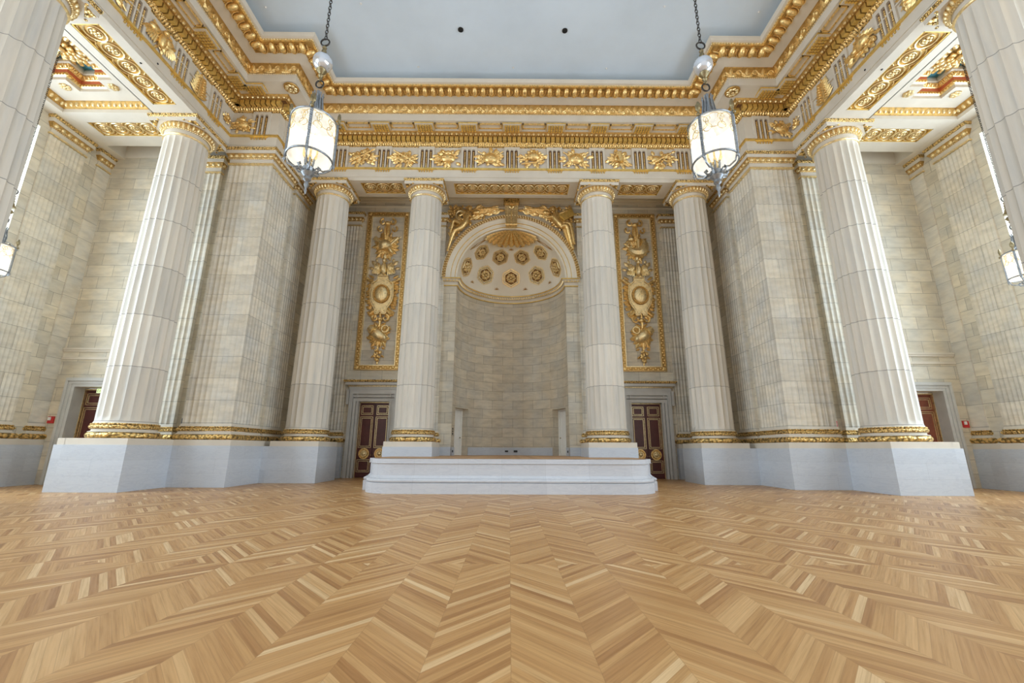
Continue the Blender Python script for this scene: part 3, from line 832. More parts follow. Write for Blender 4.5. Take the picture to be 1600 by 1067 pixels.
# ---- free-standing columns --------------------------------------
def make_column():
    r = empty('fluted_column', (0, 0, 0))
    b = MB(); b.box(-1.17, 1.17, -1.17, 1.17, 0, ZM); sub(b, 'pedestal', 'marble', r, 0)
    b = MB(); b.box(-1.145, 1.145, -1.145, 1.145, ZM, ZPL); sub(b, 'plinth', 'cream', r, 0)
    N = 64
    prof = [(1.04+.115*cos(radians(t)), (ZPL+ZT1)/2+.115*sin(radians(t))) for t in range(-90, 91, 20)]
    b = MB(); b.lathe([(.9, ZPL)]+prof+[(.95, ZT1)], N); sub(b, 'lower_torus', 'goldorn', r)
    b = MB(); b.lathe([(1.10, ZT1), (1.10, ZT1+.02), (1.01, ZT1+.05), (1.0, ZSC), (1.05, ZSC)], N); sub(b, 'scotia', 'cream', r)
    prof = [(1.02+.075*cos(radians(t)), 2.33+.08*sin(radians(t))) for t in range(-90, 91, 22)]+[(1.05, 2.41), (1.075, 2.43), (1.05, 2.46), (.98, 2.47)]
    b = MB(); b.lathe(prof, N); sub(b, 'upper_torus', 'goldfine', r)
    # shaft with 20 sharp-edged flutes and a slight swelling
    NF, SG = 20, 6; V = []; F = []
    zs = [ZT2, ZT2+.05, ZSH+.05, ZSH+.22]+[ZSH+.22+(ZAS-.30-ZSH-.22)*i/14 for i in range(1, 15)]+[ZAS-.12, ZAS]
    for z in zs:
        t = (z-ZSH)/(ZAS-ZSH); rr = .972-.118*max(0, t)**1.6
        if z < ZSH+.06: rr += .04*(1-(z-ZT2)/.11 if z < ZSH+.05 else 0)
        fl = 1.0
        if z <= ZSH+.05: fl = 0
        elif z < ZSH+.2: fl = .6
        if z > ZAS-.2: fl = .6
        if z >= ZAS: fl = 0
        for k in range(NF):
            for j in range(SG):
                a = 2*pi*(k+j/SG)/NF+pi/NF; d = .075*sin(pi*j/SG)*fl*rr/.97
                V.append(((rr-d)*cos(a), (rr-d)*sin(a), z))
    n = NF*SG
    for i in range(len(zs)-1):
        for k in range(n): F.append((i*n+k, i*n+(k+1) % n, (i+1)*n+(k+1) % n, (i+1)*n+k))
    b = MB(); b.add(V, F); sub(b, 'shaft', 'drum', r, 25)
    rt = .862
    b = MB(); b.lathe([(rt-.02, ZAS-.02), (rt+.03, ZAS), (rt+.055, ZAS+.04), (rt+.03, ZNK-.01), (rt, ZNK)], N); sub(b, 'astragal', 'gold2', r)
    b = MB(); b.lathe([(rt, ZNK-.02), (rt, ZEC-.04), (rt+.04, ZEC-.02)], N); sub(b, 'neck', 'cream', r)
    b = MB(); b.lathe([(rt+.03, ZEC-.03), (rt+.07, ZEC), (rt+.18, ZAB-.06), (rt+.16, ZAB+.0)], N); eb = sub(b, 'echinus', 'goldback', r)
    b = MB(); NE = 34
    for k in range(NE):
        a = 2*pi*k/NE; ou = (cos(a), sin(a)); tw = 2*pi*(rt+.13)/NE
        o = (ou[0]*(rt+.10), ou[1]*(rt+.10), ZEC+.11)
        b.place(EGG[0], EGG[1], o, (-ou[1]*tw, ou[0]*tw, 0), (ou[0]*.17, ou[1]*.17, -.05), (ou[0]*.07, ou[1]*.07, .25))
        for h in (0, .5):
            a2 = 2*pi*(k+h)/NE; b.ell(((rt+.06)*cos(a2), (rt+.06)*sin(a2), ZEC-.03), (.04, .04, .03), 5, 4)
    o = sub(b, 'egg_and_dart', 'gold2', eb)
    H = 1.095
    b = MB(); b.box(-H+.03, H-.03, -H+.03, H-.03, ZAB, ZAB+.19); sub(b, 'abacus', 'cream', r, 0)
    sq = [(-H+.03, H-.03), (-H+.03, -H+.03), (H-.03, -H+.03), (H-.03, H-.03)]
    b = MB(); b.sweep(sq, [(0, ZAB+.18), (.03, ZAB+.2), (.05, ZAB+.27), (.05, ZTOP-.004), (-.3, ZTOP-.004)], closed=True); sub(b, 'abacus_crown', 'goldfine', r)
    # gilt palmettes in the corners under the abacus
    b = MB()
    for sx in (-1, 1):
        for sy in (-1, 1):
            b.add([(sx*.60, sy*1.03, ZAB-.003), (sx*1.03, sy*1.03, ZAB-.003), (sx*1.03, sy*.60, ZAB-.003)], [(0, 1, 2)])
            for a in (-35, -12, 12, 35):
                t = atan2(sy, sx)+radians(a*.5); b.ell((.98*sqrt(1.65)*cos(t), .98*sqrt(1.65)*sin(t), ZAB-.02), (.06, .06, .03), 6, 4)
    sub(b, 'corner_palmettes', 'goldorn', r, 0)
    return r
col = make_column()
spots = [(-4.86, 22.26, 'tall fluted column standing on the left end of the marble stage'), (4.86, 22.26, 'tall fluted column standing on the right end of the marble stage'),
         (-10.2, 22.26, 'tall fluted column between the left red double door and the left corner pier'), (10.2, 22.26, 'tall fluted column between the right red double door and the right corner pier'),
         (-15.22, 17.6, 'big near fluted column of the left colonnade, standing before the left aisle door'), (15.22, 17.6, 'big near fluted column of the right colonnade, standing before the right aisle door'),
         (-15.22, 10.75, 'nearest fluted column, cut off by the left edge of the photo'), (15.22, 10.75, 'nearest fluted column, cut off by the right edge of the photo')]
for i, (x, y, lb) in enumerate(spots):
    o = col if i == 0 else copy_tree(col)
    o.location = (x, y, 0); tag(o, lb, 'column', 'fluted columns')
# wider marble block carrying the near side columns
for s in (-1, 1):
    for yc in (17.6, 10.75):
        b = MB(); b.box(*sorted((s*16.3, s*16.72)), yc-1.168, yc+1.168, 0, ZM)
        if yc > 15: b.box(*sorted((s*14.1, s*16.6)), yc+1.1, 19.7, 0, ZM)
        tag(b.build('baseboard_%s' % SIDE[s], 'marble', smooth=0), kind='structure')
    b = MB(); b.box(*sorted((s*20.55, s*20.8)), 18.3, 19.2, 0, ZM); tag(b.build('baseboard_%s' % SIDE[s], 'marble', smooth=0), kind='structure')
    b = MB(); b.box(*sorted((s*20.58, s*20.8)), 18.3, 19.2, ZM+.001, ZPL); tag(b.build('baseboard_%s' % SIDE[s], 'cream', smooth=0), kind='structure')
    b = MB()
    for yc in (17.6, 10.75): b.box(*sorted((s*16.35, s*16.64)), yc-1.145, yc+1.145, ZM+.001, ZPL-.001)
    tag(b.build('baseboard_%s' % SIDE[s], 'cream', smooth=0), kind='structure')
    b = MB(); b.box(*sorted((s*14.12, s*16.3)), 18.7, 19.7, ZM, ZPL)
    tag(b.build('baseboard_%s' % SIDE[s], 'cream', smooth=0), kind='structure')

# ================================================================== AISLES
BAYS = [14.17, 7.32, .47, -6.38]
for s in (-1, 1):
    sg = SIDE[s]
    # outer wall with window openings
    b = MB(); x0, x1 = sorted((s*20.8, s*21.8)); top = 15.3; sill = 2.6; hw = 2.25
    ys = [YBACK]
    for yc in sorted(BAYS): ys += [yc-hw, yc+hw]
    ys.append(19.9)
    for i in range(0, len(ys), 2): b.box(x0, x1, ys[i], ys[i+1], 0, 18.2)
    for yc in BAYS: b.box(x0, x1, yc-hw, yc+hw, top, 18.2); b.box(x0, x1, yc-hw, yc+hw, 0, sill)
    tag(b.build('wall_%s' % sg, 'ash', smooth=0), kind='structure')
    for k, yc in enumerate(BAYS):
        b = MB(); b.quad((s*21.6, yc-hw, sill), (s*21.6, yc+hw, sill), (s*21.6, yc+hw, top), (s*21.6, yc-hw, top))
        w = tag(b.build('window_%d' % (k+1+(4 if s > 0 else 0)), 'daylight', smooth=0, recalc=False), kind='structure')
        b = MB()
        for q in range(1, 4): b.box(*sorted((s*21.5, s*21.58)), yc-hw+q*hw/2-.04, yc-hw+q*hw/2+.04, sill, top)
        for q in range(1, 8): b.box(*sorted((s*21.5, s*21.58)), yc-hw, yc+hw, sill+q*(top-sill)/8-.03, sill+q*(top-sill)/8+.03)
        b.build('window_bars', 'bronze', w, 0)
    # end wall with door opening
    dx0, dx1 = 17.95, 19.82
    b = MB()
    b.box(*sorted((s*14.06, s*dx0)), 19.8, 20.5, 0, 18.2); b.box(*sorted((s*dx0, s*dx1)), 19.8, 20.5, 4.25, 18.2); b.box(*sorted((s*dx1, s*20.79)), 19.8, 20.5, 0, 18.2)
    wl = tag(b.build('wall_%s_end' % sg, 'ash', smooth=0), kind='structure')
    b = MB(); X0, X1 = sorted((s*16.6, s*20.72))
    for z0, z1, p in ((5.50, 5.62, .05), (5.86, 5.95, .06), (5.95, 6.04, .10)): b.box(X0, X1, 19.8-p, 19.8, z0, z1)
    tag(b.build('trim_%d' % (12 if s < 0 else 13), 'cream2', smooth=0), kind='structure')
    # cross beams, soffit panels
    for j, (y0, y1) in enumerate(((16.5, 18.72), (9.62, 11.85))):
        X0, X1 = sorted((s*16.105, s*20.115)); P0, P1 = sorted((s*16.72, s*19.62))
        soffit('trim_%d' % (8+j+(2 if s > 0 else 0)), X0, X1, y0, y1, [(P0, P1, y0+.62, y0+1.52)], 'x', pr=.08, motif=.72)
        b = MB(); b.box(X0, X1, y0+.002, y1-.002, ZTOP+.25, 17.6); tag(b.build('wall_%s_beam' % sg, 'cream', smooth=0), kind='structure')
    b = MB(); b.box(*sorted((s*16.06, s*16.1)), YBACK, 19.0, ZTOP, 17.6); b.box(*sorted((s*20.12, s*20.79)), YBACK, 19.79, ZTOP, 17.6)
    b.box(*sorted((s*16.1, s*20.6)), 18.72, 19.8, 17.0, 17.1); b.box(*sorted((s*14.2, s*16.2)), YBACK, 19.8, 17.6, 17.65)
    b.box(*sorted((s*16.1, s*20.6)), 19.7, 19.8, 16.2, 17.0)
    tag(b.build('wall_%s_architrave' % sg, 'cream', smooth=0), kind='structure')
    # coffered aisle ceilings
    for j, (y0, y1) in enumerate(((11.85, 16.5), (5.0, 9.62))):
        a0, a1 = 16.1, 20.12
        rect = [(-a0, y0), (-a1, y0), (-a1, y1), (-a0, y1)]       # right side is outward -> reverse for inward
        def inw(p): return list(reversed(p))
        rc = rect
        # make 'right of direction' point to the bay centre
        def orient(p):
            A = sum(p[i][0]*p[(i+1) % len(p)][1]-p[(i+1) % len(p)][0]*p[i][1] for i in range(len(p)))
            return p if A < 0 else list(reversed(p))
        rc = orient(rect); cx, cy = -(a0+a1)/2, (y0+y1)/2
        i1 = .72; nx_, ny_ = .62, .62; A0, A1, B0, B1 = -a1+i1, -a0-i1, y0+i1, y1-i1
        nt_ = orient([(A0+nx_, B0), (A1-nx_, B0), (A1-nx_, B0+ny_), (A1, B0+ny_), (A1, B1-ny_), (A1-nx_, B1-ny_), (A1-nx_, B1), (A0+nx_, B1), (A0+nx_, B1-ny_), (A0, B1-ny_), (A0, B0+ny_), (A0+nx_, B0+ny_)])
        if s > 0: rc = orient([(-x, y) for x, y in rc]); nt_ = orient([(-x, y) for x, y in nt_]); cx = -cx; A0, A1 = -A1, -A0
        b = MB(); zf = 16.55
        b.sweep(rc, [(0, ZTOP+.2), (0, 16.3)], closed=True)
        X0, X1 = (min(p[0] for p in rc), max(p[0] for p in rc))
        for q in ((X0, A0, y0, y1), (A1, X1, y0, y1), (A0, A1, y0, B0), (A0, A1, B1, y1)): b.quad((q[0], q[2], zf), (q[1], q[2], zf), (q[1], q[3], zf), (q[0], q[3], zf))
        for qx, qy in ((A0, B0), (A1-nx_, B0), (A0, B1-ny_), (A1-nx_, B1-ny_)): b.quad((qx, qy, zf), (qx+nx_, qy, zf), (qx+nx_, qy+ny_, zf), (qx, qy+ny_, zf))
        b.sweep(nt_, [(0, zf), (0, zf+.12), (.03, zf+.13)], closed=True)
        c = tag(b.build('ceiling_aisle_%s' % sg, 'cream', smooth=0), kind='structure')
        b = MB(); b.sweep(rc, [(0, 16.28), (.05, 16.3), (.18, 16.5), (.2, zf)], closed=True); b.build('cornice_ground', 'goldback', c)
        b = MB(); runpath(b, EGG, rc, .08, .24, .26, .18, 16.43, True, W=(.1, .2), V=(.14, -.1)); b.build('egg_moulding', 'gold2', c)
        b = MB(); b.sweep(nt_, [(.03, zf+.13), (.09, zf+.16), (.10, zf+.28)], closed=True); runpath(b, BEAD, nt_, .1, .13, .12, .10, zf+.2, True); b.build('lower_gilt_band', 'gold', c)
        b = MB(); b.sweep(nt_, [(.10, zf+.28), (.11, zf+.42)], closed=True); b.build('red_band', 'red', c)
        b = MB(); b.sweep(nt_, [(.11, zf+.42), (.15, zf+.44), (.22, zf+.60)], closed=True); runpath(b, EGGS, nt_, .19, .2, .16, .12, zf+.52, True, W=(.1, .12), V=(.1, -.08)); b.build('upper_gilt_band', 'gold', c)
        b = MB(); b.sweep(nt_, [(.22, zf+.60), (.30, zf+.61), (.3, zf+.72), (.22, zf+.9)], closed=True); b.build('white_frame', 'cream', c)
        b = MB(); b.quad((A0, B0, zf+.9), (A1, B0, zf+.9), (A1, B1, zf+.9), (A0, B1, zf+.9)); b.build('painted_ground', 'blue2', c, 0)
        b = MB()
        for qx, qy in ((A0, B0), (A1, B0), (A0, B1), (A1, B1)):
            ox = qx+(nx_*.42 if qx == A0 else -nx_*.42); oy = qy+(ny_*.42 if qy == B0 else -ny_*.42)
            for k in range(6): b.ell((ox+.12*cos(k*pi/3), oy+.12*sin(k*pi/3), zf-.03), (.09, .09, .06), 6, 4)
            b.ell((ox, oy, zf-.06), (.07, .07, .07), 6, 4)
        b.build('corner_flowers', 'gold2', c)
        # great rosette: three rings of curling leaves
        r = empty('ceiling_rosette', (cx, cy, zf+.9), ('great gilded leaf rosette on the teal ceiling of the %s aisle, above the lantern chain' if j == 0 else 'gilded leaf rosette on the %s aisle ceiling nearer the camera, outside the frame edge') % sg, 'rosette', 'aisle ceiling rosettes') if j == 0 else None
        if r:
            for nm, n, rad, rs, zz, ph in (('outer_leaves', 22, .80, .22, -.10, 0), ('middle_leaves', 16, .52, .19, -.20, .2), ('inner_leaves', 10, .26, .13, -.30, .1)):
                b = MB()
                for k in range(n):
                    t = 2*pi*k/n+ph; b.ell((cx+rad*cos(t), cy+rad*sin(t), zf+.9+zz), (rs, rad*pi/n*1.02, .12), 8, 6, Matrix.Rotation(t, 3, 'Z') @ Matrix.Rotation(radians(18), 3, 'Y'))
                    b.ell((cx+(rad+rs*.8)*cos(t), cy+(rad+rs*.8)*sin(t), zf+.9+zz-.07), (.07, .09, .05), 6, 4, Matrix.Rotation(t, 3, 'Z'))
                sub(b, nm, 'gold' if nm != 'middle_leaves' else 'gold2', r)
            b = MB(); b.ell((cx, cy, zf+.9-.42), (.12, .12, .12), 10, 8); sub(b, 'boss', 'gold2', r)
            b = MB(); b.lathe([(0, -.02), (.95, -.02), (1.0, .0)], 32, (cx, cy, zf+.9)); sub(b, 'back_disc', 'goldback', r)

# ================================================================== DOORS
def panel_frame(b, f, u0, u1, z0, z1, p=0.0, w=.05, d=.03):
    for a, c, e, g_ in ((u0, u1, z0, z0+w), (u0, u1, z1-w, z1), (u0, u0+w, z0, z1), (u1-w, u1, z0, z1)): fbox(b, f, a, c, p, p+d, e, g_)
def double_door(name, cx, y, w, h, mat, lab=None, ajar=False, surround=True, yw=YW, leaves=2, hinge=-1):
    """w = full opening width; door leaves stand at plane y facing -Y"""
    root = tag(MB().box(cx-w/2, cx+w/2, y+.02, y+.08, 0, h).build(name, 'black', smooth=0), kind='structure')
    lw = w/2
    for q in range(2):
        x0 = cx-w/2+q*lw; m = MB(); m.box(x0+.01, x0+lw-.01, y-.04, y+.02, .02, h-.03); lf = m.build('leaf', mat, root, 0)
        f = lambda u, p, z: (x0+u, y-.04-p, z)
        g = MB(); a0, a1 = .11, lw-.11
        for o_ in (0, .08):
            panel_frame(g, f, a0+o_, a1-o_, 3.47+o_, 4.0-o_ , 0, .02, .03)
            panel_frame(g, f, a0-.03+o_, a1+.03-o_, 1.62+o_, 3.36-o_, 0, .02, .03)
            panel_frame(g, f, a0-.03+o_, a1+.03-o_, .30+o_, .98-o_, 0, .02, .03)
        g.build('panel_mouldings', 'gold2', lf, 0)
        g = MB(); c = (x0+lw/2, y-.05, 1.30)
        R2 = Matrix.Rotation(radians(90), 3, 'X')
        pr = [(.0, .02), (.20, .03), (.215, .05), (.235, .02), (.25, .02), (.265, .06), (.295, .06), (.31, .0)]
        V = []; F = []; n = 28
        for r_, d_ in pr:
            for k in range(n): t = 2*pi*k/n; V.append((c[0]+r_*cos(t), c[1]-d_, c[2]+r_*sin(t)))
        for i in range(len(pr)-1):
            for k in range(n): F.append((i*n+k, i*n+(k+1) % n, (i+1)*n+(k+1) % n, (i+1)*n+k))
        g.add(V, F)
        md = g.build('medallion', 'gold', lf)
        g = MB()
        # lion mask: mane of lobes, muzzle, brow and eyes
        for k in range(12): t = 2*pi*k/12; g.ell((c[0]+.145*cos(t), c[1]-.06, c[2]+.145*sin(t)), (.045, .03, .045), 6, 4)
        g.ell((c[0], c[1]-.08, c[2]), (.11, .05, .12), 8, 6); g.ell((c[0], c[1]-.13, c[2]-.035), (.05, .04, .045), 8, 6)
        g.ell((c[0]-.045, c[1]-.12, c[2]+.045), (.025, .02, .018), 6, 4); g.ell((c[0]+.045, c[1]-.12, c[2]+.045), (.025, .02, .018), 6, 4)
        g.build('lion_mask', 'gold2', md)
        g = MB(); g.ell((x0+(lw-.05 if q == 0 else .05), y-.09, 1.22), (.022, .03, .022), 8, 6); g.build('knob', 'gold2', lf)
    g = MB()
    for xx in (cx-w/2-.01, cx+w/2-.03): g.box(xx, xx+.04, y-.14, y-.04, 0, h)
    g.box(cx-w/2-.01, cx+w/2+.01, y-.14, y-.04, h-.05, h+.01)
    g.build('gilt_bead_frame', 'gold2', root, 0)
    return root
for s, nm in ((-1, 'door_1'), (1, 'door_2')):
    cx = s*7.83; d = double_door(nm, cx, YW+.36, 1.78, 4.2, 'mahog')
    # eared grey surround with consoled cornice
    g = MB(); y = YW
    def mm(u0, u1, p, z0, z1): g.box(cx+u0, cx+u1, y-p, y+.02, z0, z1)
    FS = [(.875, 1.00, .05), (1.00, 1.025, .0), (1.025, 1.16, .11), (1.16, 1.185, .04), (1.185, 1.38, .20), (1.38, 1.41, .10)]
    for sg_ in (-1, 1):
        for u0, u1, p in FS: g.box(*sorted((cx+sg_*u0, cx+sg_*u1)), y-p, y+.36, 0, 4.2 if u0 < 1.18 else 4.86)
        g.box(*sorted((cx+sg_*1.41, cx+sg_*1.55)), y-.20, y+.02, 4.02, 4.86)
        g.box(*sorted((cx+sg_*.93, cx+sg_*.99)), y-.16, y+.02, 4.42, 4.70)
    for z0, z1, p in ((4.2, 4.40, .05), (4.40, 4.43, .0), (4.43, 4.58, .11), (4.58, 4.61, .04), (4.61, 4.86, .20)): mm(-1.185, 1.185, p, z0, z1)
    mm(-1.40, 1.40, .06, 4.86, 5.02)
    g.box(cx-.875, cx+.875, y, y+.36, 4.2, 4.25)
    g.build('stone_surround', 'trimst', d, 0)
    g = MB(); P = [(cx-1.45, YW), (cx-1.45, YW-.12), (cx+1.45, YW-.12), (cx+1.45, YW)]
    g.sweep(P, [(0, 4.88), (.0, 5.08), (.10, 5.12), (.18, 5.13), (.18, 5.26), (.2, 5.27), (.27, 5.38), (.27, 5.42), (-.2, 5.43)]); g.build('cornice', 'trimst', d, 0)
    g = MB(); g.sweep(P, [(.18, 5.265), (.24, 5.30), (.29, 5.37), (.29, 5.41), (.2, 5.425)]); g.build('gilt_crown', 'goldfine', d, 0)
    g = MB(); runpath(g, EGGS, P, .03, .10, .10, .09, 5.08); g.build('gilt_dentils', 'gold2', d)
for s, nm in ((-1, 'door_3'), (1, 'door_4')):
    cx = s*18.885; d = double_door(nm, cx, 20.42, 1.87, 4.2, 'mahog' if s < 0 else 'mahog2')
    g = MB(); y = 19.8
    for sg_ in (-1, 1):
        for u0, u1, p in ((.92, 1.05, .05), (1.05, 1.18, .08), (1.18, 1.30, .14)): g.box(*sorted((cx+sg_*u0, cx+sg_*u1)), y-p, y+(.6 if u0 < 1 else .02), 0, 4.25+max(0, u0-.935))
    for u1, p, z0, z1 in ((1.05, .05, 4.24, 4.37), (1.18, .08, 4.37, 4.50), (1.30, .14, 4.50, 4.64)): g.box(cx-u1, cx+u1, y-p, y+.02, z0, z1)
    g.build('stone_surround', 'trimst', d, 0)
# ================================================================== STAGE
ZD = 1.215
half = [(-5.80, 25.05), (-5.80, 17.95), (-5.54, 17.95), (-5.54, 17.68)]+arcpath(-4.22, 17.68, 1.32, 186, 270, 10)
SPth = half+[(-x, y) for x, y in reversed(half)]
st = empty('stage_platform', (0, 19.5, 0), 'low white marble stage with rounded front corners and oak floor, before the niche', 'stage')
b = MB(); b.sweep(SPth, [(0, 0), (0, .36), (-.02, .37)]); sub(b, 'base_course', 'marble2', st)
b = MB(); b.sweep(SPth, [(-.02, .37)]+[(-.09+.085*cos(radians(t)), .44+.07*sin(radians(t))) for t in range(-80, 91, 24)]+[(-.08, .53), (-.12, .54), (-.17, .60)]); sub(b, 'torus_moulding', 'marble2', st)
b = MB(); b.sweep(SPth, [(-.17, .60), (-.19, .62), (-.19, 1.03)]); sub(b, 'die', 'marble2', st, 30)
b = MB(); b.sweep(SPth, [(-.19, 1.03), (-.15, 1.035), (-.14, 1.06), (-.16, 1.07), (-.16, ZD-.01), (-.30, ZD)]); sub(b, 'cap_course', 'marble2', st)
b = MB(); q = offset(SPth, -.24); q = [(x, y) for x, y in q]
V = [(x, y, ZD+.002) for x, y in q]; b.add(V, [tuple(range(len(V)))]); sub(b, 'oak_deck', 'stagewood', st, 0)
# niche floor
V = [(0, YW-.1, ZD-.004)]+[(-3.6*cos(pi*i/24), YW+3.6*sin(pi*i/24)*(1), ZD-.004) for i in range(25)]
V = [(-4.0, YW-.1, ZD-.004)]+[(-4.0*cos(pi*i/24), YW+4.0*sin(pi*i/24), ZD-.004) for i in range(25)]+[(4.0, YW-.1, ZD-.004)]
b = MB(); b.add(V, [tuple(range(len(V)))]); tag(b.build('floor', 'stagewood', smooth=0), kind='structure')

# ================================================================== RELIEF TOOLS
class Rel:
    """relief drawn in a plane: u right, w up, d out of the wall"""
    def __init__(s, o, eu, ed, sc=1.0, ew=(0, 0, 1)): s.o = o; s.eu = eu; s.ed = ed; s.ew = ew; s.sc = sc; s.b = MB(); s.T = (1, 0, 1, 0)
    def _put(s, V, F):
        us, z0, zs, zn = s.T
        s.b.place([(a*s.sc*us, c*s.sc, (zn+(d-z0)*zs)*s.sc) for a, c, d in V], F, s.o, s.eu, s.ed, s.ew)
    def ell(s, u, w, ru, rw, rd, ang=0, d=0, n=10, m=7):
        t = MB(); t.ell((0, 0, 0), (ru, rd, rw), n, m, Matrix.Rotation(-radians(ang), 3, 'Y')); s._put([(x+u, y+d, z+w) for x, y, z in t.v], t.f)
    def leaf(s, u, w, ang, L, W, d=.02, th=.06, n=4):
        t = MB(); leafmesh(t, u, w, radians(ang), L, W, d, th, n); s._put(t.v, t.f)
    def tube(s, P, r, n=6): t = MB(); t.tube([(p[0], p[2] if len(p) > 2 else .05, p[1]) for p in P], r, n); s._put(t.v, t.f)
    def ring(s, u, w, ru, rw, r, d=.05, n=22):
        t = MB(); t.tube([(u+ru*cos(2*pi*i/n), d, w+rw*sin(2*pi*i/n)) for i in range(n)], r, 6, closed=True); s._put(t.v, t.f)
    def poly(s, P, d0, d1):
        n = len(P); V = [(p[0], d0, p[1]) for p in P]+[(p[0], d1, p[1]) for p in P]
        s._put(V, [tuple(range(n, 2*n))]+[(i, (i+1) % n, n+(i+1) % n, n+i) for i in range(n)])
    def spray(s, u, w, a0, a1, n, L, W, d=.02):
        for k in range(n):
            a = a0+(a1-a0)*k/max(1, n-1); l = L*(.8+.3*((k*7) % 3)/2); s.leaf(u, w, a, l, W*1.25, d, W*.35)
            for sg in (-1, 1):
                if L > .5: s.leaf(u+l*.38*cos(radians(a)), w+l*.38*sin(radians(a)), a+sg*38, l*.42, W*.7, d+.02, W*.3, 3)
    def curl(s, u, w, r, a0, turns, rad, sgn=1, d=.06):
        P = []; n = 12
        for i in range(n+1): t = i/n; a = radians(a0)+sgn*2*pi*turns*t; q = r*(1-.75*t); P.append((u+q*cos(a), w+q*sin(a), d+.04*t))
        s.tube(P, [rad*(1-.4*i/n) for i in range(n+1)], 5)
    def fin(s, name, mat, parent=None, smooth=40):
        if parent is None: o = s.b.build(name, mat, None, smooth, loc=tuple(s.o))
        else: o = sub(s.b, name, mat, parent, smooth)
        s.b = MB(); return o

# ---- gilded metope trophies of the frieze ------------------------
def clump(R, n, ru, rw, rd, L=.26, W=.15):
    for k in range(n):
        t = rd.random()*2*pi; q = sqrt(rd.random()); u, w = ru*q*cos(t), rw*q*sin(t)
        R.leaf(u, w, math.degrees(atan2(w, u))+rd.uniform(-50, 50), L*rd.uniform(.7, 1.25), W, .02+.05*rd.random(), .06, 4)
    for k in range(n//2): R.ell(ru*rd.uniform(-.85, .85), rw*rd.uniform(-.85, .85), .07, .06, .07, rd.uniform(0, 90), .04, 6, 5)
def trophy(kind, R, rnd):
    if kind == 'eagle':
        R.ell(0, -.02, .12, .30, .14, 0, .10); R.ell(.03, .32, .09, .10, .1, 0, .14); R.leaf(.08, .31, -20, .14, .06, .14)
        for sg in (-1, 1):
            for k in range(8): R.leaf(sg*(.14+.03*k), .24-.015*k, 270+sg*(4+5*k), .62-.03*k, .13, .04, .06)
            R.ell(sg*.24, .18, .18, .16, .1, sg*-20, .05); R.leaf(sg*.2, .2, 90-sg*25, .28, .16, .04)
            R.leaf(sg*.06, -.28, 270+sg*22, .2, .09, .03)
        clump(R, 10, .3, .12, rnd)
    elif kind == 'shield':
        clump(R, 30, .44, .34, rnd); R.ell(0, 0, .27, .27, .15, 12, .06); R.ring(0, 0, .27, .27, .03, .1)
        R.tube([(-.5, -.36, .05), (.48, .38, .05)], .03); R.tube([(.5, -.36, .05), (-.48, .38, .05)], .03); R.ell(0, 0, .07, .07, .07, 0, .18)
    elif kind == 'spear':
        clump(R, 34, .44, .32, rnd); R.tube([(-.44, -.30, .14), (.46, .36, .16)], .034); R.leaf(.36, .28, 36, .22, .12, .16)
        R.ell(-.2, .02, .2, .18, .12, 30, .06); R.curl(.2, -.02, .17, 40, 1.1, .04, 1, .1)
    elif kind == 'rope':
        clump(R, 34, .44, .34, rnd); R.ell(0, .02, .27, .25, .1, 0, .05)
        for a, c in ((-.07, .06), (.08, -.04)): R.ring(a, c, .15, .14, .028, .16)
        R.tube([(-.42, .34, .15), (.44, -.32, .15)], .03)
    elif kind == 'mask':
        clump(R, 32, .44, .34, rnd); R.ell(0, .0, .30, .26, .16, -8, .06); R.ell(.02, .22, .15, .13, .12, 0, .12); R.leaf(-.14, -.12, 200, .3, .1, .12)
        R.ell(-.12, -.02, .09, .05, .05, 20, .2); R.ell(.13, -.02, .09, .05, .05, -20, .2)
    elif kind == 'quiver':
        clump(R, 26, .34, .3, rnd); R.spray(0, .0, 0, 345, 14, .44, .13); R.tube([(.0, .30, .12), (.08, -.18, .16)], [.13, .09], 8); R.ring(.0, .0, .15, .17, .035, .2)
        for k in range(4): R.tube([(-.06+.04*k, .30, .12), (-.12+.08*k, .46, .1)], .015)
    elif kind == 'laurel':
        for k in range(7):
            for sg in (-1, 1): R.leaf(sg*.02, -.42+.115*k, 90-sg*(58-3*k), .42-.02*k, .16, .03, .06); R.ell(sg*.12, -.36+.11*k, .045, .045, .05, 0, .08, 6, 4)
        R.tube([(0, -.48, .05), (0, .40, .07)], .03); R.leaf(0, .34, 90, .24, .12)
    elif kind == 'helmet':
        clump(R, 24, .44, .30, rnd); R.ell(.02, .12, .27, .24, .17, 0, .06); R.ell(-.2, .0, .14, .1, .12, 20, .1)
        for k in range(7): R.leaf(-.02+.05*k, .30-.03*k, 110-24*k, .24, .12, .08)
        R.tube([(-.46, -.30, .08), (.44, -.14, .09)], .034)
KEND = [('spear', 'crossed spear and leaves'), ('rope', 'knotted rope'), ('mask', 'mask and shield'), ('shield', 'crossed spears'), ('helmet', 'plumed helmet'), ('shield', 'round boss shield'), ('quiver', 'starburst quiver'), ('spear', 'slanting spear and curl')]
ORD = ['leftmost', 'second from left', 'third from left', 'fourth from left', 'fourth from right', 'third from right', 'second from right', 'rightmost']
rnd = random.Random(3)
def relief_obj(name, kind, base, al, ou, sc, lab, grp):
    k_ = 1.22 if sc > .8 else .8
    R = Rel((base[0]+ou[0]*.015, base[1]+ou[1]*.015, base[2]), (al[0]*k_, al[1]*k_, 0), (ou[0], ou[1], 0), sc)
    trophy(kind, R, rnd); o = R.fin(name, 'gold'); tag(o, lab, 'relief', grp); return o
for i, xx in enumerate((-8.48, -6.05, -3.63, -1.21, 1.21, 3.63, 6.05, 8.48)):
    relief_obj('frieze_trophy', KEND[i][0], (xx, YE, 17.52), (1, 0), (0, -1), 1.20, 'gilded %s relief, %s of eight in the stage frieze' % (KEND[i][1], ORD[i]), 'frieze trophies')
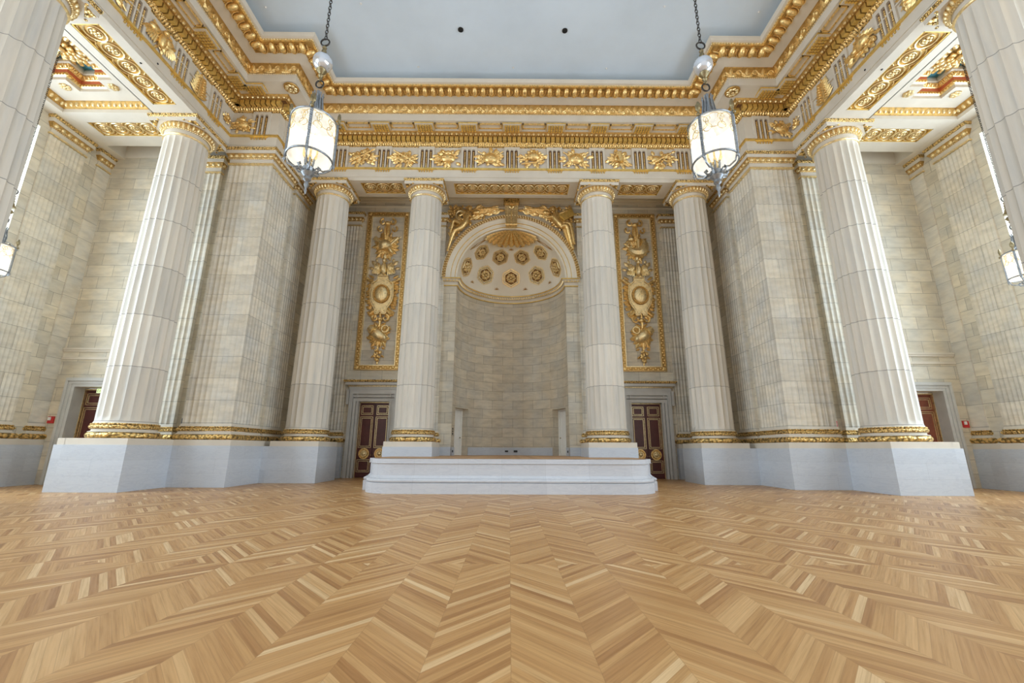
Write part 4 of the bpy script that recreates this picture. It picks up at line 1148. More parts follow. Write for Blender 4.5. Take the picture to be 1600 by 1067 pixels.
KS = {-1: ['helmet', 'laurel', 'eagle', 'shield', 'rope', 'laurel'], 1: ['mask', 'laurel', 'helmet', 'quiver', 'rope', 'shield']}
PO = ['next to the corner pier', 'above the big near column', 'second out from the corner pier', 'near the top edge of the photo', 'beyond the frame edge', 'far beyond the frame edge']
KN = {'helmet': 'plumed helmet', 'laurel': 'upright laurel branch', 'eagle': 'spread-winged eagle', 'shield': 'round shield', 'rope': 'knotted rope', 'mask': 'shield with mask', 'quiver': 'quiver of arrows'}
PY = [18.45]+[17.6-1.14-2.283*k for k in range(0, 4)]
PL = ['against the corner pier', 'just before the big near column', 'second bay from the pier', 'third bay from the pier', 'near the photo top edge']
for s in (-1, 1):
    for k, yy in enumerate(PY):
        sc = 1.2 if k else .62
        relief_obj('frieze_trophy', KS[s][k], (s*XS, yy, 17.52), (0, -s), (-s, 0), sc, 'gilded %s relief in the %s side frieze, %s' % (KN[KS[s][k]], WORD[s], PL[k]), 'frieze trophies')
    relief_obj('frieze_trophy', 'mask' if s < 0 else 'shield', (s*13.75, YP, 17.52), (1, 0), (0, -1), 1.0, 'gilded armour relief on the front frieze of the %s corner pier' % WORD[s], 'frieze trophies')

# ---- tall hanging trophies on the back wall ---------------------
for s in (-1, 1):
    xc, x0, x1, z0, z1 = s*7.84, 1.32, 1.32, 6.02, 16.27
    fr = empty('wall_panel_frame', (xc, YW, 11.1), 'tall thin gilded rectangular frame on the wall above the %s red double door' % WORD[s], 'frame', 'wall panel frames')
    rect = [(-1.32, 6.02), (1.32, 6.02), (1.32, 16.27), (-1.32, 16.27)]
    def fr_ring(o0, o1, d0, d1):
        V = []; F = []
        for o_, d_ in ((o0, d0), (o1, d1)):
            for (u, z) in ((-1.32+o_, 6.02+o_), (1.32-o_, 6.02+o_), (1.32-o_, 16.27-o_), (-1.32+o_, 16.27-o_)): V.append((xc+u, YW-d_, z))
        for i in range(4): F.append((i, (i+1) % 4, 4+(i+1) % 4, 4+i))
        return V, F
    b = MB()
    for q in ((0, 0, 0, .08), (0, .05, .08, .10), (.05, .07, .10, .05)): b.add(*fr_ring(*q))
    for q in ((.24, .26, .04, .08), (.26, .30, .08, .08), (.30, .32, .08, 0)): b.add(*fr_ring(*q))
    sub(b, 'outer_rails', 'gold2', fr, 0)
    b = MB(); b.add(*fr_ring(.06, .25, .04, .045)); g0 = sub(b, 'rail_ground', 'goldback', fr, 0)
    b = MB()
    for (a, c) in (((-1.17, 6.17), (1.17, 6.17)), ((1.17, 6.17), (1.17, 16.12)), ((1.17, 16.12), (-1.17, 16.12)), ((-1.17, 16.12), (-1.17, 6.17))):
        L = hypot(c[0]-a[0], c[1]-a[1]); n = round(L/.15)
        for k in range(n):
            t = (k+.5)/n; u, z = a[0]+(c[0]-a[0])*t, a[1]+(c[1]-a[1])*t; sg = 1 if k % 2 else -1
            du, dz = (c[1]-a[1])/L, -(c[0]-a[0])/L
            b.ell((xc+u+du*.035*sg, YW-.06, z+dz*.035*sg), (.05, .03, .05), 5, 4)
    for cu in (-1.17, 1.17):
        for cz in (6.17, 16.12): b.ell((xc+cu, YW-.08, cz), (.10, .05, .10), 8, 5)
    sub(b, 'leaf_chain', 'gold', fr)
    # hanging trophy
    t = empty('hanging_trophy', (xc, YW, 11.0), 'tall gilded wall trophy with %s above an eagle, %s of the niche' % (('round helmet', 'left') if s < 0 else ('crescent shield', 'right')), 'wall trophy', 'hanging trophies')
    R = Rel((xc, YW-.02, 0), (1, 0, 0), (0, -1, 0))
    # bow
    for sg in (-1, 1): R.curl(sg*.28, 15.55, .24, 90 if sg > 0 else 90, .9, .085, -sg); R.curl(sg*.42, 15.05, .22, 60 if sg > 0 else 120, .8, .07, -sg); R.leaf(sg*.3, 14.85, 270-sg*20, .35, .16)
    R.ell(0, 15.42, .2, .15, .15, 0, .12); R.tube([(-.06, 15.3, .1), (-.10, 14.85, .14), (-.02, 14.3, .1)], [.10, .12, .08]); R.tube([(.08, 15.3, .1), (.10, 14.8, .14), (.04, 14.3, .1)], [.08, .10, .06]); R.fin('ribbon_bow', 'gold', t)
    R.T = (1, 0, 1, .42)
    # upper arms group
    R.spray(0, 13.55, -10, 190, 9, .85, .3); R.spray(0, 13.3, 185, 355, 9, .80, .28); R.spray(0, 12.95, 200, 340, 6, .42, .2); ru = random.Random(11)
    for k in range(20): R.leaf(ru.uniform(-.5, .5), ru.uniform(13.0, 13.9), ru.uniform(0, 360), .36, .22, .05, .08)
    for k in range(10): R.ell(ru.uniform(-.3, .3), ru.uniform(12.75, 13.1), .08, .07, .08, ru.uniform(0, 90), .08, 7, 5)
    R.fin('upper_leaves', 'gold', t)
    if s < 0:
        R.ell(-.05, 13.50, .42, .36, .32, 8, .12); R.ell(-.02, 13.30, .46, .14, .24, 12, .14); R.ell(.28, 13.2, .12, .32, .14, 35, .15); R.tube([(-.72, 14.0, .1), (-.25, 13.65, .14)], [.15, .11], 8); R.tube([(.30, 13.55, .12), (.72, 14.0, .1)], [.08, .12], 8); R.leaf(.7, 13.95, 45, .3, .12)
    else:
        n = 20; P = [(.50*cos(radians(200+200*i/n))-.0, 13.62+.55*sin(radians(200+200*i/n)), .2) for i in range(n+1)]
        R.tube(P, [.08+.26*sin(pi*i/n) for i in range(n+1)], 8); R.ell(-.30, 14.0, .2, .17, .18, 0, .14); R.curl(-.42, 13.55, .2, 90, 1.0, .07, 1, .2); R.tube([(.05, 13.0, .32), (.08, 13.9, .3)], [.06, .08], 6)
    R.T = (1, 0, 1, .55); R.ell(0, 12.62, .12, .22, .12, 0, .1); R.leaf(-.25, 12.72, 160, .3, .1); R.leaf(.25, 12.72, 20, .3, .1)
    R.fin('helmet' if s < 0 else 'crescent_shield', 'gold2', t)
    R.T = (1, 0, 1, .52)
    # eagle
    R.ell(0, 11.80, .19, .44, .24, 0, .14); R.ell(.02, 12.30, .13, .15, .15, 0, .24); R.leaf(.08, 12.28, -25, .2, .12, .3)
    for sg in (-1, 1):
        R.ell(sg*.40, 11.92, .21, .34, .16, -sg*8, .08, 12, 8)
        for k in range(6): R.leaf(sg*(.24+.07*k), 11.98-.03*k, 270+sg*(2+3*k), .62-.05*k, .15, .14, .08)
        for k in range(4): R.leaf(sg*(.26+.09*k), 12.12-.03*k, 270+sg*4, .3, .13, .20, .07)
        R.leaf(sg*.56, 12.10, 90-sg*42, .40, .24); R.leaf(sg*.66, 11.85, 90-sg*75, .34, .2); R.leaf(sg*.50, 12.3, 90-sg*10, .25, .18)
        for k in range(3): R.leaf(sg*.08, 11.5, 270+sg*(10+16*k), .25, .1, .16)
    R.fin('eagle', 'gold2', t)
    R.T = (.94, 9.98, .82, 10.66)
    # side sprays round the cartouche
    rl = random.Random(9)
    for sg in (-1, 1):
        for k in range(16): R.leaf(sg*rl.uniform(.58, .80), 9.0+.14*k, 90-sg*rl.uniform(60, 125), .34, .22, .03, .07)
        for k in range(6): R.leaf(sg*rl.uniform(.3, .55), rl.uniform(8.5, 9.0), 270+sg*rl.uniform(10, 80), .4, .24, .03, .07)
        R.leaf(sg*.62, 11.30, 90-sg*55, .45, .2); R.tube([(sg*.55, 10.85, .12), (sg*1.05, 11.2, .10)], [.13, .08], 8); R.ell(sg*1.02, 11.22, .12, .12, .1, 0, .1)
        for k in range(6): R.leaf(sg*(.72-.03*k), 10.6-.38*k, 90-sg*(78+12*k), .40, .26, .02, .08); 
        for k in range(4): R.leaf(sg*(.45-.05*k), 8.75-.05*k, 270+sg*(70-18*k), .5, .22)
        R.tube([(sg*.35, 8.75, .12), (sg*.68, 8.45, .1)], [.13, .1], 8)
    R.fin('side_leaves', 'gold', t)
    # cartouche plate
    HW = [(11.46, .34), (11.30, .33), (11.12, .37), (11.0, .50), (10.92, .64), (10.80, .72), (10.60, .72), (10.35, .745), (10.0, .76), (9.7, .74), (9.4, .68), (9.15, .58), (8.95, .46), (8.78, .38), (8.62, .36), (8.44, .36), (8.40, .28), (8.42, .12), (8.58, .08)]
    def plate(k): P = [(-w*k, 9.98+(z-9.98)*k) for z, w in reversed(HW)]+[(w*k, 9.98+(z-9.98)*k) for z, w in HW]; return P
    R.poly(plate(1.0), 0, .18); R.poly(plate(.90), .18, .23)
    R.tube([(u, z, .19) for u, z in plate(.97)+plate(.97)[:1]], .055, 6)
    for sg in (-1, 1): R.ell(sg*.56, 10.78, .05, .05, .05, 0, .25); R.ell(sg*.25, 8.7, .045, .045, .05, 0, .24)
    R.poly([(-.13, 11.22), (.13, 11.22), (.13, 11.14), (-.13, 11.14)], .2, .27)
    R.fin('cartouche', 'gold2', t, 20)
    R.ring(0, 9.98, .49, .66, .07, .27); R.fin('oval_rim', 'goldback', t)
    for k in range(34): a = 2*pi*k/34; R.ell(.50*cos(a), 9.98+.67*sin(a), .045, .045, .05, 0, .33, 6, 4)
    R.fin('rim_beads', 'gold', t)
    R.ell(0, 9.98, .45, .62, .14, 0, .26, 20, 12); bo = R.fin('oval_boss', 'gold2', t)
    for k in range(-3, 4): R.tube([(k*.105, 9.98-.46*sqrt(1-(k/4.6)**2), .37-.012*k*k), (k*.108, 9.98, .405-.012*k*k), (k*.105, 9.98+.3*sqrt(1-(k/4.6)**2), .38-.012*k*k)], .013, 4)
    for i in range(3):
        for j in range(-2, 3): R.ell(j*.13, 10.27+i*.11, .025, .025, .025, 0, .375-.014*j*j-.03*i, 5, 4)
    R.fin('stripes_and_studs', 'gold', bo)
    R.T = (1, 0, 1, 1.12)
    # lower knot
    for sg in (-1, 1): R.curl(sg*.30, 8.05, .26, 90, .9, .08, -sg); R.leaf(sg*.35, 7.78, 270-sg*60, .35, .16)
    R.ell(0, 7.98, .17, .15, .14, 0, .12); R.tube([(0, 8.4, .1), (.02, 7.9, .12), (0, 7.5, .1)], [.07, .09, .07]); R.fin('lower_ribbon', 'gold', t)
    R.T = (1, 0, 1, 1.08)
    # armour with leaves
    R.spray(0, 7.15, -20, 200, 9, .72, .26); R.spray(0, 6.95, 190, 350, 8, .72, .26)
    for sg in (-1, 1): R.tube([(sg*.3, 7.2, .05), (sg*.62, 7.5 if sg > 0 else 7.45, .08)], [.10, .13], 8)
    for k in range(18): R.leaf(ru.uniform(-.45, .45), ru.uniform(6.6, 7.4), ru.uniform(0, 360), .34, .2, .05, .08)
    R.fin('lower_leaves', 'gold', t)
    a = 35*(-s); R.ell(0, 7.05, .56, .34, .30, -a if s > 0 else -a, .12, 14, 9); R.tube([(-s*.28*-1, 7.05+.22, .3), (-s*.52*-1, 7.05+.40, .28)], [.25, .21], 10); R.ring(s*.42*-1 if s > 0 else .42, 7.36, .2, .2, .04, .34)
    R.fin('armour', 'gold2', t)
    R.T = (1, 0, 1, .42)
    # fruit drop
    rr = random.Random(5)
    for k in range(16): w = rr.random(); R.ell((rr.random()-.5)*.5*(1-w*.7), 6.62-.0*w-.62*w+.15, .09, .09, .09, 0, .1+rr.random()*.1, 7, 5)
    R.leaf(0, 6.15, 270, .25, .1); R.leaf(-.2, 6.5, 220, .25, .12); R.leaf(.2, 6.5, 320, .25, .12)
    R.tube([(0, 7.3, .08), (0, 6.5, .1)], .06); R.leaf(-.2, 6.95, 200, .25, .14); R.leaf(.2, 6.95, -20, .25, .14); R.fin('fruit_drop', 'gold', t)

# ---- keystone ----------------------------------------------------
k = empty('keystone_console', (0, YW, 16.0), 'gilded scrolled keystone at the crown of the niche arch', 'keystone')
b = MB(); V = []; F = []
prof = [(16.92, .40), (16.80, .50), (16.62, .46), (16.40, .36), (16.1, .34), (15.75, .38), (15.45, .44), (15.30, .46), (15.18, .40), (15.15, .25), (15.2, .0)]
for z, d in prof:
    w = .34+.10*(z-15.15)/1.77
    for u in (-w, -w*.86, -w*.8, -.05, 0, .05, w*.8, w*.86, w):
        dd = d-(.05 if abs(u) in (.05,) or abs(u) == w*.8 else 0)-(.05 if u == 0 else 0); V.append((u, YW-dd, z))
n = 9
for i in range(len(prof)-1):
    for j in range(n-1): F.append((i*n+j, i*n+j+1, (i+1)*n+j+1, (i+1)*n+j))
for sg in (0, n-1):
    for i in range(len(prof)-1):
        a, c = V[i*n+sg], V[(i+1)*n+sg]; b.add([a, c, (c[0], YW, c[2]), (a[0], YW, a[2])], [(0, 1, 2, 3)])
b.add(V, F); sub(b, 'console_body', 'gold2', k, 50)
b = MB()
b.tube([(-.36, YW-.44, 15.24), (.36, YW-.44, 15.24)], .12, 12); b.tube([(-.45, YW-.45, 16.70), (.45, YW-.45, 16.70)], .10, 10)
sub(b, 'volutes', 'gold', k)
b = MB(); b.box(-.50, .50, YW-.55, YW, 16.86, 17.02); b.box(-.46, .46, YW-.5, YW, 16.78, 16.86); sub(b, 'cap', 'goldfine', k, 0)
R = Rel((0, YW-.42, 0), (1, 0, 0), (0, -1, 0))
for a in (50, 70, 90, 110, 130): R.leaf(0, 16.35, a, .4, .13)
for q in range(9): R.ell(0, 15.4+q*.1, .035, .04, .04, 0, .0, 6, 4)
R.fin('leaf_ornament', 'gold', k)
# ---- spandrel grounds and figures ------------------------------
def skin_body(name, pts, edges, mat, parent, root_i=0, lev=2):
    me = bpy.data.meshes.new(name); l = parent.location
    me.from_pydata([(p[0]-l[0], p[1]-l[1], p[2]-l[2]) for p in pts], edges, []); me.update()
    o = bpy.data.objects.new(name, me); COL.objects.link(o); o.parent = parent
    sk = o.modifiers.new('skin', 'SKIN'); sk.use_smooth_shade = True
    for i, v in enumerate(me.skin_vertices[0].data): v.radius = (pts[i][3]*1.28, pts[i][3]*1.28); v.use_root = (i == root_i)
    sb = o.modifiers.new('sub', 'SUBSURF'); sb.levels = lev; sb.render_levels = lev
    me.materials.append(M[mat]); return o
def degrees_(u): return 4+u*7
def figure(s, lab, kind):
    r = empty('spandrel_figure', (s*2.9, YW-.1, 15.6), lab, 'sculpture', 'spandrel figures')
    Y = YW-.26
    P = lambda u, z, r_, dy=0, k=1.0: (s*u, Y-dy, z, r_, k)
    if kind == 'horn':
        pts = [P(2.78, 15.28, .20, .02), P(2.80, 15.60, .18, .05), P(2.86, 15.92, .21, .08), P(2.78, 16.10, .08, .10), P(2.70, 16.22, .07, .12),
               P(3.08, 16.00, .09, .12), P(3.36, 15.74, .075, .20), P(3.10, 15.52, .055, .28), P(3.0, 15.50, .05, .3),
               P(2.58, 15.90, .09, .10), P(2.45, 15.66, .07, .18), P(2.62, 15.50, .055, .26),
               P(3.10, 15.06, .165, .16), P(3.58, 14.78, .13, .18), P(3.72, 14.38, .11, .12), P(3.90, 13.70, .06, .08), P(3.96, 13.42, .06, .12),
               P(3.10, 15.34, .14, .08), P(3.66, 15.56, .12, .12), P(3.74, 15.10, .10, .10), P(3.82, 14.66, .06, .06), P(3.86, 14.5, .055, .1)]
        edges = [(0, 1), (1, 2), (2, 3), (3, 4), (2, 5), (5, 6), (6, 7), (7, 8), (2, 9), (9, 10), (10, 11), (0, 12), (12, 13), (13, 14), (14, 15), (15, 16), (0, 17), (17, 18), (18, 19), (19, 20), (20, 21)]
    else:
        pts = [P(2.95, 15.35, .21, .02), P(2.86, 15.64, .19, .05), P(2.80, 15.92, .21, .08), P(2.74, 16.10, .08, .10), P(2.70, 16.22, .07, .12),
               P(3.02, 16.02, .09, .12), P(3.30, 16.12, .075, .22), P(3.52, 16.22, .055, .26), P(3.58, 16.2, .05, .26),
               P(2.54, 15.86, .09, .10), P(2.30, 15.78, .07, .12), P(2.08, 15.90, .055, .12),
               P(3.20, 15.16, .18, .16), P(3.50, 15.20, .16, .20), P(3.62, 14.60, .13, .14), P(3.78, 13.85, .08, .08), P(3.86, 13.6, .06, .12),
               P(3.22, 15.42, .15, .06), P(3.70, 15.38, .14, .10), P(3.78, 14.80, .12, .08), P(3.90, 14.1, .07, .06), P(3.94, 13.95, .055, .1)]
        edges = [(0, 1), (1, 2), (2, 3), (3, 4), (2, 5), (5, 6), (6, 7), (7, 8), (2, 9), (9, 10), (10, 11), (0, 12), (12, 13), (13, 14), (14, 15), (15, 16), (0, 17), (17, 18), (18, 19), (19, 20), (20, 21)]
    skin_body('body', pts, edges, 'gold', r)
    # head with face
    hx, hz = 2.66, 16.36; b = MB()
    b.ell((s*hx, Y-.16, hz), (.135, .15, .17), 14, 10); b.ell((s*(hx-.02), Y-.30, hz-.01), (.025, .04, .045), 8, 6)
    b.ell((s*(hx-.02), Y-.285, hz-.075), (.045, .025, .015), 8, 5)
    for q in (-.05, .04): b.ell((s*(hx+q), Y-.285, hz+.03), (.022, .015, .014), 6, 5)
    b.ell((s*(hx-.02), Y-.26, hz-.12), (.05, .05, .04), 8, 5)
    sub(b, 'head', 'gold', r, 60)
    b = MB()
    for q in range(14): a = pi*(q/13); b.ell((s*(hx+.13*cos(a)), Y-.13-.03*(q % 2), hz+.04+.12*sin(a)), (.06, .09, .055), 6, 5)
    b.ell((s*(hx+.12), Y-.06, hz), (.08, .1, .1), 8, 6); sub(b, 'hair', 'gold', r)
    R = Rel((0, YW-.03, 0), (s, 0, 0), (0, -1, 0))
    # sweeping wing along the arch towards the keystone
    for q in range(11): R.leaf(2.5-.02*q, 16.02+.04*q, 162+2.2*q if q < 6 else 172+1.0*(q-6), 1.0+.09*q if q < 7 else 1.55-.07*(q-7), .20, .04+.012*q, .08, 6)
    R.ell(2.26, 16.25, .3, .17, .14, -20, .12)
    for q in range(9): R.leaf(1.0+.16*q, 16.40-.012*q, 176-2*q, .62, .20, .05, .09, 5); R.leaf(1.5+.12*q, 16.20+.01*q, 168-2*q, .55, .18, .08, .09, 5)
    rw = random.Random(31)
    for q in range(46):
        u = rw.uniform(1.05, 2.5); lo = 11.92+sqrt(4.4**2-u*u); z = rw.uniform(lo+.04, 16.62); R.leaf(u, z, 180-degrees_(u)+rw.uniform(-8, 8), .40, .21, .04+.08*rw.random(), .07, 4)
    R.fin('wing', 'gold', r)
    rf = random.Random(21+s); n_ = 0
    while n_ < 120:
        u, z = rf.uniform(1.6, 3.9), rf.uniform(13.6, 16.7)
        q = hypot(u, z-11.8)
        if q < 4.52 or (u < 2.4 and z > 16.5): continue
        R.leaf(u, z, rf.uniform(0, 360), .26, .15, .03, .07, 4)
        if n_ % 2: R.ell(u, z, .085, .075, .10, rf.uniform(0, 90), .05, 7, 5)
        n_ += 1
    R.fin('foliage', 'gold', r)
    # drapery folds
    if kind == 'horn':
        for q in range(6): R.tube([(3.12+.06*q, 15.42-.02*q, .2), (3.42+.04*q, 15.0-.03*q, .28), (3.68+.03*q, 14.5-.02*q, .2), (3.90+.01*q, 13.9, .12)], [.05, .06, .05, .03])
        for q in range(4): R.tube([(2.5+.1*q, 15.85, .12), (2.3+.12*q, 15.75+.03*q, .14), (1.9+.15*q, 16.06, .1)], .045)
    else:
        for q in range(8): R.tube([(3.12+.09*q, 15.35, .30), (3.28+.08*q, 14.95, .32), (3.46+.055*q, 14.4-.06*q, .22), (3.66+.03*q, 13.8-.05*q, .12)], [.07, .075, .06, .03])
        for q in range(4): R.tube([(2.5+.1*q, 15.85, .12), (2.3+.1*q, 15.85+.03*q, .14), (1.9+.1*q, 16.1, .1)], .045)
        for q in range(3): R.curl(2.1-.25*q, 16.22-.02*q, .14, 90, .8, .05)
    R.fin('drapery', 'gold', r)
    if kind == 'horn':
        n = 16; Pn = [(3.22+.27*cos(radians(-150+300*i/n)), 15.86+.30*sin(radians(-150+300*i/n)), .40) for i in range(n+1)]
        R.tube(Pn, [.03+.07*i/n for i in range(n+1)], 8); R.fin('curved_horn', 'gold2', r)
        rr = random.Random(2)
        for q in range(34): R.ell(3.35+rr.random()*.56, 15.85+rr.random()*.78, .085, .085, .08, 0, .14+rr.random()*.14, 6, 5)
        for q in range(12): R.leaf(3.75+rr.random()*.2, 15.1+.11*q, rr.random()*360, .25, .12, .06)
        R.fin('fruit_cluster', 'gold', r)
    else:
        R.poly([(2.96, 15.86), (3.28, 15.48), (3.98, 15.94), (3.80, 16.36), (3.4, 16.28)], .36, .48); R.poly([(3.06, 15.86), (3.30, 15.58), (3.88, 15.96), (3.74, 16.28), (3.42, 16.2)], .48, .50); R.fin('tablet', 'goldflat', r, 0)
        for q in range(8): R.leaf(3.55+.04*q, 16.2+.02*q, 60+12*q, .3, .13, .1)
        R.fin('leaf_spray', 'gold', r)
figure(-1, 'gilded winged figure with curved horn and fruit, on the left of the niche arch', 'horn')
figure(1, 'gilded winged figure holding a tablet, draped legs, on the right of the niche arch', 'tablet')

# ================================================================== LANTERNS
def lantern(x, y, zc, sc, ztop, lab, grp, rot=0):
    """zc: height of the top ring of the glass drum"""
    r = empty('hanging_lantern', (x, y, zc), lab, 'lantern', grp)
    S = lambda v: v*sc
    H, Rd = 1.66, .80
    def up(b, k=.39): b.v = [(a, c, d+k) for a, c, d in b.v]; return b
    def put(b): b.v = [(x+S(a), y+S(c), zc+S(d)) for a, c, d in b.v]; return b
    # chain links up to the ceiling
    b = MB(); z = 3.97; zt = (ztop-zc)/sc; n = int((zt-z)/.155)
    for i in range(n):
        zz = z+.06+i*.155; a = (i % 2)*pi/2
        b.tube([(.055*cos(t)*cos(a), .055*cos(t)*sin(a), zz+.10*sin(t)) for t in [2*pi*k/8 for k in range(8)]], .019, 4, closed=True)
    sub(put(b), 'chain', 'iron', r)
    b = MB(); b.tube([(.17*cos(t), 0, 3.42+.17*sin(t)) for t in [2*pi*k/18 for k in range(18)]], .032, 6, closed=True); sub(put(up(b)), 'upper_ring', 'iron', r)
    b = MB(); b.tube([(.15*cos(t), 0, 1.38+.17*sin(t)) for t in [2*pi*k/18 for k in range(18)]], .032, 6, closed=True); sub(put(up(b)), 'lower_ring', 'iron', r)
    b = MB(); b.lathe([(.02, 1.52), (.07, 1.56), (.05, 1.68), (.10, 1.76), (.06, 1.84), (.15, 1.94), (.20, 2.02), (.14, 2.12), (.04, 2.14)], 16); b.lathe([(.05, 2.76), (.14, 2.76), (.08, 2.84), (.10, 2.96), (.06, 3.05), (.09, 3.14), (.03, 3.26)], 14)
    sub(put(up(b)), 'stem_mounts', 'bronze', r)
    if sc > .9:
        b = MB(); b.ell((0, 0, 2.42), (.37, .37, .37), 28, 18); bl = sub(put(up(b)), 'glass_ball', 'ball', r, 60)
    else:
        b = MB(); b.lathe([(.02, 2.75), (.10, 2.7), (.16, 2.5), (.24, 2.35), (.22, 2.3), (.04, 2.3), (.06, 2.1), (.03, 2.0)], 14); sub(put(up(b)), 'bell_cap', 'bronze', r)
    b = MB(); b.lathe([(.04, 1.22), (.08, 1.18), (.06, 1.08), (.15, .95), (.12, .80), (.20, .62), (.22, .5), (.2, .3)], 16)
    for k in range(10): t = 2*pi*k/10; b.tube([(.20*cos(t), .20*sin(t), .28), (.24*cos(t), .24*sin(t), .6), (.17*cos(t), .17*sin(t), 1.0), (.2*cos(t), .2*sin(t), 1.1)], .03, 5)
    b.v = [(a, c, .2+(d-.3)*1.37) for a, c, d in b.v]; sub(put(b), 'crown', 'pewter', r)
    b = MB()
    for k in range(4):
        t = rot+pi/2*k; c_, s_ = cos(t), sin(t)
        b.tube([(.18*c_, .18*s_, .36), (.5*c_, .5*s_, .26), (Rd*c_, Rd*s_, .02)], .026, 5)
    sub(put(b), 'top_arms', 'pewter', r)
    for zz, q in ((0, 1.0), (-H, 1.0)):
        b = MB(); b.tube([(Rd*q*cos(t), Rd*q*sin(t), zz) for t in [2*pi*k/40 for k in range(40)]], .038, 6, closed=True)
        sub(put(b), 'hoop', 'pewter', r)
    for k in range(4):
        t = rot+pi/2*k; c_, s_ = cos(t), sin(t); b = MB()
        b.box(-.05, .05, -.035, .035, -H-.06, .06); b.v = [((Rd+.03)*c_+a*(-s_)+c*c_, (Rd+.03)*s_+a*c_+c*s_, d) for a, c, d in b.v]
        for q in range(17): zz = -.1-q*.093; b.tube([((Rd+.07)*c_-.04*-s_, (Rd+.07)*s_-.04*c_, zz), ((Rd+.07)*c_+.04*-s_, (Rd+.07)*s_+.04*c_, zz-.05)], .014, 4)
        br = sub(put(b), 'upright', 'pewter', r)
        b = MB()
        b.ell(((Rd+.05)*c_, (Rd+.05)*s_, .16), (.05, .05, .06), 8, 6)
        for a in (-35, 0, 35): b.ell(((Rd+.05)*c_-.07*sin(radians(a))*s_, (Rd+.05)*s_+.07*sin(radians(a))*c_, .33+.05*cos(radians(a))), (.075, .075, .24 if a == 0 else .16), 6, 5)
        b.ell(((Rd+.10)*c_, (Rd+.10)*s_, .02), (.07, .07, .07), 8, 6)
        sub(put(b), 'leaf_finial', 'bronze', br)
        b = MB()
        b.tube([((Rd)*c_, Rd*s_, -H-.02), ((Rd-.08)*c_, (Rd-.08)*s_, -H-.28), (.5*c_, .5*s_, -H-.38), (.26*c_, .26*s_, -H-.30), (.16*c_, .16*s_, -H-.52)], .035, 6)
        b.ell(((Rd+.04)*c_, (Rd+.04)*s_, -H-.1), (.06, .06, .08), 7, 5); b.tube([((Rd+.04)*c_, (Rd+.04)*s_, -H-.15), ((Rd+.05)*c_, (Rd+.05)*s_, -H-.26)], [.03, .008], 5)
        sub(put(b), 'lower_arm', 'pewter', r)
    b = MB(); V = []; F = []; n = 36
    for zz in (0, -H):
        for k in range(n): t = 2*pi*k/n; V.append(((Rd-.03)*cos(t), (Rd-.03)*sin(t), zz))
    for k in range(n): F.append((k, (k+1) % n, n+(k+1) % n, n+k))
    b.add(V, F); gl = sub(put(b), 'glass_drum', 'glass', r, 60)
    b = MB()
    for k in range(10):
        t = 2*pi*k/10
        for q, rr_, zz in ((0, .30, -.36), (.5, .15, -.62), (.5, .12, -.24)):
            tt = t+q*2*pi/10; b.tube([((Rd-.015)*cos(tt+rr_*cos(a)/Rd), (Rd-.015)*sin(tt+rr_*cos(a)/Rd), zz+rr_*sin(a)) for a in [2*pi*j/16 for j in range(16)]], .014, 4, closed=True)
    sub(put(b), 'etched_rings', 'gold2', gl)
    b = MB()
    for k in range(7): t = 2*pi*k/7; rr_ = .26 if k < 6 else 0; b.ell((rr_*cos(t), rr_*sin(t), -H+1.0), (.07, .07, .13), 8, 6)
    b.ell((0, 0, -H+1.35), (.09, .09, .16), 8, 6); sub(put(b), 'bulbs', 'bulb', r)
    b = MB(); b.tube([(0, 0, .3), (0, 0, -H+.2)], .03, 6); b.tube([(0, 0, -H+.2), (0, 0, -H-.3)], [.06, .12], 8)
    for k in range(6):
        t = 2*pi*k/6; b.tube([(0, 0, -H+.1), (.15*cos(t), .15*sin(t), -H), (.26*cos(t), .26*sin(t), -H+.25), (.26*cos(t), .26*sin(t), -H+.85)], .028, 6)
    sub(put(b), 'candle_cluster', 'gold2', r)
    b = MB()
    b.lathe([(.10, -H-.25), (.22, -H-.36), (.18, -H-.48), (.24, -H-.58), (.12, -H-.72), (.14, -H-.84), (.06, -H-.92), (.09, -H-1.05), (.03, -H-1.2), (.05, -H-1.3), (0, -H-1.45)], 14)
    for k in range(6):
        t = 2*pi*k/6
        b.tube([(.2*cos(t), .2*sin(t), -H-.5), (.36*cos(t), .36*sin(t), -H-.48), (.44*cos(t), .44*sin(t), -H-.38), (.36*cos(t), .36*sin(t), -H-.30), (.33*cos(t), .33*sin(t), -H-.38)], .04, 5)
        b.tube([(.14*cos(t), .14*sin(t), -H-.25), (.18*cos(t), .18*sin(t), -H+.02)], .035, 5)
    sub(put(b), 'pendant', 'pewter', r)
    return r
lantern(-7.58, 14.17, 13.68, 1.0, ZCEIL, 'large lit drum lantern with silvered ball, hanging before the left corner pier', 'large hall lanterns', radians(-72))
lantern(7.62, 14.17, 13.68, 1.0, ZCEIL, 'large lit drum lantern with silvered ball, hanging before the right corner pier', 'large hall lanterns', radians(-142))
lantern(-18.12, 14.17, 8.45, .56, 17.2, 'smaller lantern on a long chain in the left aisle, at the left edge', 'aisle lanterns', .4)
lantern(18.12, 14.17, 8.45, .56, 17.2, 'smaller lantern on a long chain in the right aisle, at the right edge', 'aisle lanterns', .4)

